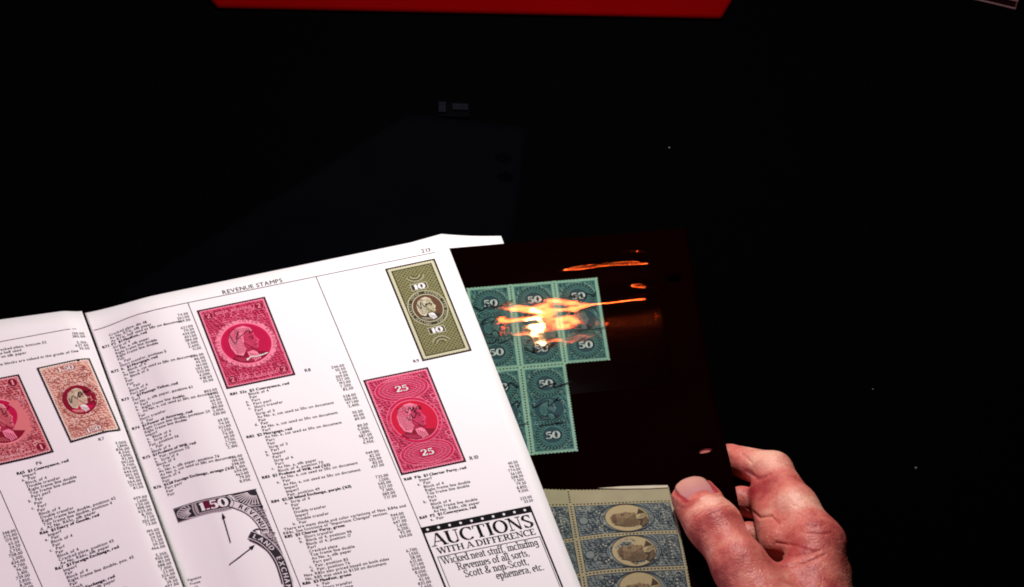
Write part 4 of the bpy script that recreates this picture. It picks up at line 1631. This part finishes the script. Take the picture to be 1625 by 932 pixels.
def nail_height(s_, w_):
    return 7.85 - .040 * w_ * w_ - .022 * max(s_, 0) ** 2 + .055 * max(-s_, 0)


outline = []
for k in range(60):
    s_ = S_LO + (S_HI - S_LO) * k / 59
    outline += [(s_, nail_half(s_)), (s_, -nail_half(s_))]
for k in range(21):
    outline.append((S_LO + .05, -3 + k * .3))
OUT = np.array(outline)

# vertex normals
T3 = np.concatenate([HF[:, [0, 1, 2]], HF[:, [0, 2, 3]]])
FN = np.cross(HV[T3[:, 1]] - HV[T3[:, 0]], HV[T3[:, 2]] - HV[T3[:, 0]])
VN = np.zeros_like(HV)
for k in range(3):
    np.add.at(VN, T3[:, k], FN)
VN /= np.linalg.norm(VN, axis=1)[:, None] + 1e-9
REL = HV - TC
Sx, Wx, Nx = REL @ AX, REL @ LT, REL @ NM
disp = np.zeros(len(HV))
near = np.where((Nx > 1.0) & (Sx > -18) & (Sx < 9))[0]
dd = np.sqrt(((np.stack([Sx[near], Wx[near]], 1)[:, None, :] - OUT[None]) ** 2).sum(2)).min(1)
hw = np.array([nail_half(q) if S_LO < q < S_HI else -1 for q in Sx[near]])
inside = np.abs(Wx[near]) < hw
fold_ = np.where(Sx[near] < 2.5, 1.0, 0.15)
disp[near] += np.where(inside, -.9 * np.clip(dd / 1.0, 0, 1), 0)
disp[near] += np.where(~inside, fold_ * (.75 * np.exp(-((dd - 1.3) / 1.0) ** 2)), 0)
# creases over the thumb joint
top = np.clip((Nx - 3) / 4, 0, 1)
for s0, dep, wd, off in ((-17.2, .28, .40, .5), (-19.0, .45, .45, -.6), (-20.8, .50, .45, .3), (-22.4, .55, .5, .0), (-24.2, .40, .45, -.3), (-26.5, .3, .5, .4)):
    wob = .5 * np.sin(Wx * .9 + s0) + .012 * Wx ** 2 * (1 if s0 > -21 else -1) + off * Wx * .12
    disp -= top * dep * np.exp(-((Sx - s0 - wob) / wd) ** 2) * np.exp(-(Wx / 8.5) ** 4)
# creases and folds on the fingers and web, as lines in a plane facing along the forearm (mm)
PX, PY = HV[:, 0], HV[:, 1] * .788 + HV[:, 2] * .616
DEP = (HV[:, 1] + 708) * .616 - (HV[:, 2] - 906) * .788
PX, PY = HV[:, 0] * 1050 / DEP, ((HV[:, 1] + 708) * .788 + (HV[:, 2] - 906) * .616) * 1050 / DEP
FACE = np.clip((VN @ np.array([0, -.616, .788])) * 3, 0, 1)


def groove(pts, depth, width):
    best = np.full(len(HV), 99.0)
    for (x0, y0), (x1, y1) in zip(pts, pts[1:]):
        dx, dy = x1 - x0, y1 - y0
        t = np.clip(((PX - x0) * dx + (PY - y0) * dy) / (dx * dx + dy * dy), 0, 1)
        best = np.minimum(best, np.hypot(PX - x0 - t * dx, PY - y0 - t * dy))
    return -depth * np.exp(-(best / width) ** 2) * FACE


for pts, de, wi in GROOVES:
    disp += groove(pts, de, wi)
rng = np.random.RandomState(4)
HV = HV + VN * disp[:, None]
TONE = np.full(len(HV), .12)
TONE += .26 * np.exp(-((Sx + 19) / 6) ** 2) * np.exp(-(Wx / 9) ** 2) * (Nx > 2)          # pale skin behind the nail
TONE[near] -= .30 * np.exp(-(dd / .9) ** 2) * (Sx[near] < 3)
TONE -= .10 * np.exp(-((Sx + 30) / 6) ** 2) * (np.abs(Wx) < 16)


def blob(c, r, amt):
    global TONE
    TONE += amt * np.exp(-((HV - np.array(c)) ** 2).sum(1) / r ** 2)


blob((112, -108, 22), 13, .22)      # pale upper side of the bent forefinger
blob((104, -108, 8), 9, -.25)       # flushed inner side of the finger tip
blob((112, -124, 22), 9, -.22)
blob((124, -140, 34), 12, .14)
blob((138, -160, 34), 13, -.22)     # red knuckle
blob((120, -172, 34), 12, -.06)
hand = mesh('hand', HV / 1000.0, [tuple(int(k) for k in f) for f in HF], MAT['skin'], None, smooth=True)
ta = hand.data.attributes.new('tone', 'FLOAT', 'POINT')
ta.data.foreach_set('value', TONE.astype(np.float32))
tag(hand, 'right hand gripping the edge of the black stock page between thumb and fingers', 'hand')

# thumb nail
V, F = [], []
NS, NW = 26, 18
for i in range(NS + 1):
    s_ = S_LO + (S_HI - S_LO) * i / NS
    hwid = max(nail_half(s_), .35)
    for j in range(NW + 1):
        w_ = -hwid + 2 * hwid * j / NW
        V.append((TC + AX * s_ + LT * w_ + NM * nail_height(s_, w_)) / 1000)
for i in range(NS):
    for j in range(NW):
        q = i * (NW + 1) + j
        F.append([q, q + 1, q + NW + 2, q + NW + 1])
nm, N, L, b = new_mat('nail')
tc = N.new('ShaderNodeTexCoord')
no = N.new('ShaderNodeTexNoise')
no.inputs['Scale'].default_value = 160
rp_ = N.new('ShaderNodeMix')
rp_.data_type = 'RGBA'
rp_.inputs[6].default_value = (.44, .17, .20, 1)
rp_.inputs[7].default_value = (.60, .28, .22, 1)
at = N.new('ShaderNodeAttribute')
at.attribute_name = 'bed'
L.new(at.outputs['Fac'], rp_.inputs[0])
L.new(rp_.outputs[2], b.inputs['Base Color'])
b.inputs['Roughness'].default_value = .30
b.inputs['Specular IOR Level'].default_value = .5
nail = mesh('nail', V, F, nm, hand, smooth=True)
ba = nail.data.attributes.new('bed', 'FLOAT', 'POINT')
ba.data.foreach_set('value', [min(1, max(0, (i // (NW + 1)) / NS * 1.5 - .25)) for i in range(len(nail.data.vertices))])
sd = nail.modifiers.new('plate', 'SOLIDIFY')
sd.thickness = .0005
nail['label'] = 'short thumb nail'

# ------------------------------------------------------------------ dark things at the back of the table
MAT['folder'] = plain('navy_folder', (.0010, .00095, .0015), .8, .0, .25, 25)
fo_ = thing('document_folder', 'dark navy folder lying behind the catalogue, hardly visible', 'folder')


def folder_pt(a, b_):
    t, q = rad(-8.2), rad(-95.0)
    return (.0071 - math.cos(t) * a + math.cos(q) * b_, .1049 - math.sin(t) * a + math.sin(q) * b_, .0009 + .0008 * math.sin(a * 30))


sheet('cover', lambda t, b_: folder_pt(t * (.060 + .95 * b_), b_), [i / 17 for i in range(18)], [i * .01 for i in range(15)], .0005, MAT['folder'], fo_)  # left edge cut slanting to imitate where the glow fades out
MAT['hole'] = plain('punch_hole', (.0005, .0005, .0007), .8, 0)
for (a, b_) in ((.0095, .022), (.0075, .034)):
    V = []
    for k in range(20):
        t = 2 * math.pi * k / 20
        q = folder_pt(a + .0042 * math.cos(t), b_ + .0032 * math.sin(t))
        V.append((q[0], q[1], q[2] + .0002))
    mesh('round_mark', V, [list(range(19, -1, -1))], MAT['hole'], fo_)
MAT['tab'] = plain('index_tab', (.0042, .0046, .0066), .5, .0, .5, 500)
V, F = [], []
p0, p1 = (-.0375, .1135), (-.0215, .1128)
for (x, y, z) in ((-.0372, .1120, .0018), (-.0214, .1115, .0018), (-.0216, .1205, .0024), (-.0374, .1209, .0024)):
    V.append((x, y, z))
tb = mesh('index_tab', V, [[0, 1, 2, 3]], MAT['folder'], fo_)
tb.modifiers.new('thick', 'SOLIDIFY').thickness = .0006
for (x0, x1, y0, y1) in ((-.0370, -.0335, .1140, .1205), (-.0300, -.0222, .1155, .1192)):
    st_ = mesh('tab_strip', [(x0, y0, .0031), (x1, y0 - .0003, .0031), (x1, y1 - .0003, .0035), (x0, y1, .0035)], [[0, 1, 2, 3]], MAT['tab'], fo_)
    st_.modifiers.new('thick', 'SOLIDIFY').thickness = .0003

# red folder lying flat with clipped corners
MAT['red_plastic'] = plain('dark_red_plastic', (.085, .0003, .0004), .6, .0, .10, 30)
RF = [(-.1544, .1882), (.1094, .1803), (.1240, .2110), (.1300, .4300), (-.1650, .4400), (-.1700, .2110)]
tray = thing('red_folder', 'dark red folder with clipped corners at the far edge of the table', 'folder')
V = [(x, y, .0040) for x, y in RF] + [(x, y, .0004) for x, y in RF]
n_ = len(RF)
F = [list(range(n_)), list(range(2 * n_ - 1, n_ - 1, -1))] + [[(k + 1) % n_, k, k + n_, (k + 1) % n_ + n_] for k in range(n_)]
tr_ = mesh('cover', V, F, MAT['red_plastic'], tray)
bv = tr_.modifiers.new('soft', 'BEVEL')
bv.width = .0018
bv.segments = 4
# small clear case in the far corner
cs = thing('small_case', 'small maroon case with pale edges in the far right corner', 'case')
MAT['maroon'] = plain('maroon_card', (.018, .0015, .004), .4, .2, .6, 200)
MAT['pale_edge'] = plain('pale_edge', (.10, .045, .045), .4, .4, .5, 300)
c0 = np.array([.2641, .1891]); ea = np.array([-.945, .329]); eb = np.array([.42, .907])
A_, B_, H_ = .040, .030, .006
V = []
for z in (.0004, H_):
    for (i, j) in ((0, 0), (1, 0), (1, 1), (0, 1)):
        q = c0 + ea * A_ * i + eb * B_ * j
        V.append((q[0], q[1] - (.0 if z < .001 else .0), z))
cb = mesh('case_body', V, [[0, 1, 2, 3], [7, 6, 5, 4], [0, 4, 5, 1], [1, 5, 6, 2], [2, 6, 7, 3], [3, 7, 4, 0]], MAT['maroon'], cs)
bm = bmesh.new(); bm.from_mesh(cb.data); bmesh.ops.recalc_face_normals(bm, faces=bm.faces[:]); bm.to_mesh(cb.data); bm.free()


def rod(name, p, q, r, mat, parent):
    p, q = np.array(p, float), np.array(q, float)
    d = (q - p) / np.linalg.norm(q - p)
    u = np.cross(d, [0, 0, 1.0]) if abs(d[2]) < .9 else np.array([1.0, 0, 0])
    u /= np.linalg.norm(u)
    w = np.cross(d, u)
    V, F = [], []
    for e_ in (p, q):
        for k in range(8):
            t = 2 * math.pi * k / 8
            V.append(e_ + r * (u * math.cos(t) + w * math.sin(t)))
    for k in range(8):
        n_ = (k + 1) % 8
        F.append([k, n_, 8 + n_, 8 + k])
    F += [list(range(7, -1, -1)), list(range(8, 16))]
    return mesh(name, V, F, mat, parent, smooth=False)


rod('case_edge', V[0], V[1], .0006, MAT['pale_edge'], cs)
rod('case_edge', V[0], V[4], .0006, MAT['pale_edge'], cs)
rod('case_edge', V[0], V[3], .0005, MAT['pale_edge'], cs)
rod('case_edge', V[4], V[5], .0005, MAT['pale_edge'], cs)
rod('case_edge', V[4], V[7], .0004, MAT['pale_edge'], cs)

# dust
MAT['lint'] = plain('lint', (.10, .10, .11), .9, 0)
for k, (x, y, r, lab) in enumerate(((.0785, .0923, .00055, 'tiny pale speck of lint on the table above the stock page'), (.1819, -.0998, .00075, 'tiny pale speck of lint on the table right of the hand'), (.1666, -.0561, .0004, 'faint speck of lint on the table above and right of the hand'))):
    bm = bmesh.new()
    bmesh.ops.create_icosphere(bm, subdivisions=1, radius=r)
    rr = random.Random(k)
    for v in bm.verts:
        v.co *= rr.uniform(.6, 1.2)
        v.co.z *= .5
        v.co += Vector((x, y, r * .4))
    me = bpy.data.meshes.new('lint_speck')
    bm.to_mesh(me)
    bm.free()
    me.materials.append(MAT['lint'])
    tag(link('lint_speck', me), lab, 'lint', 'specks of lint on the table')
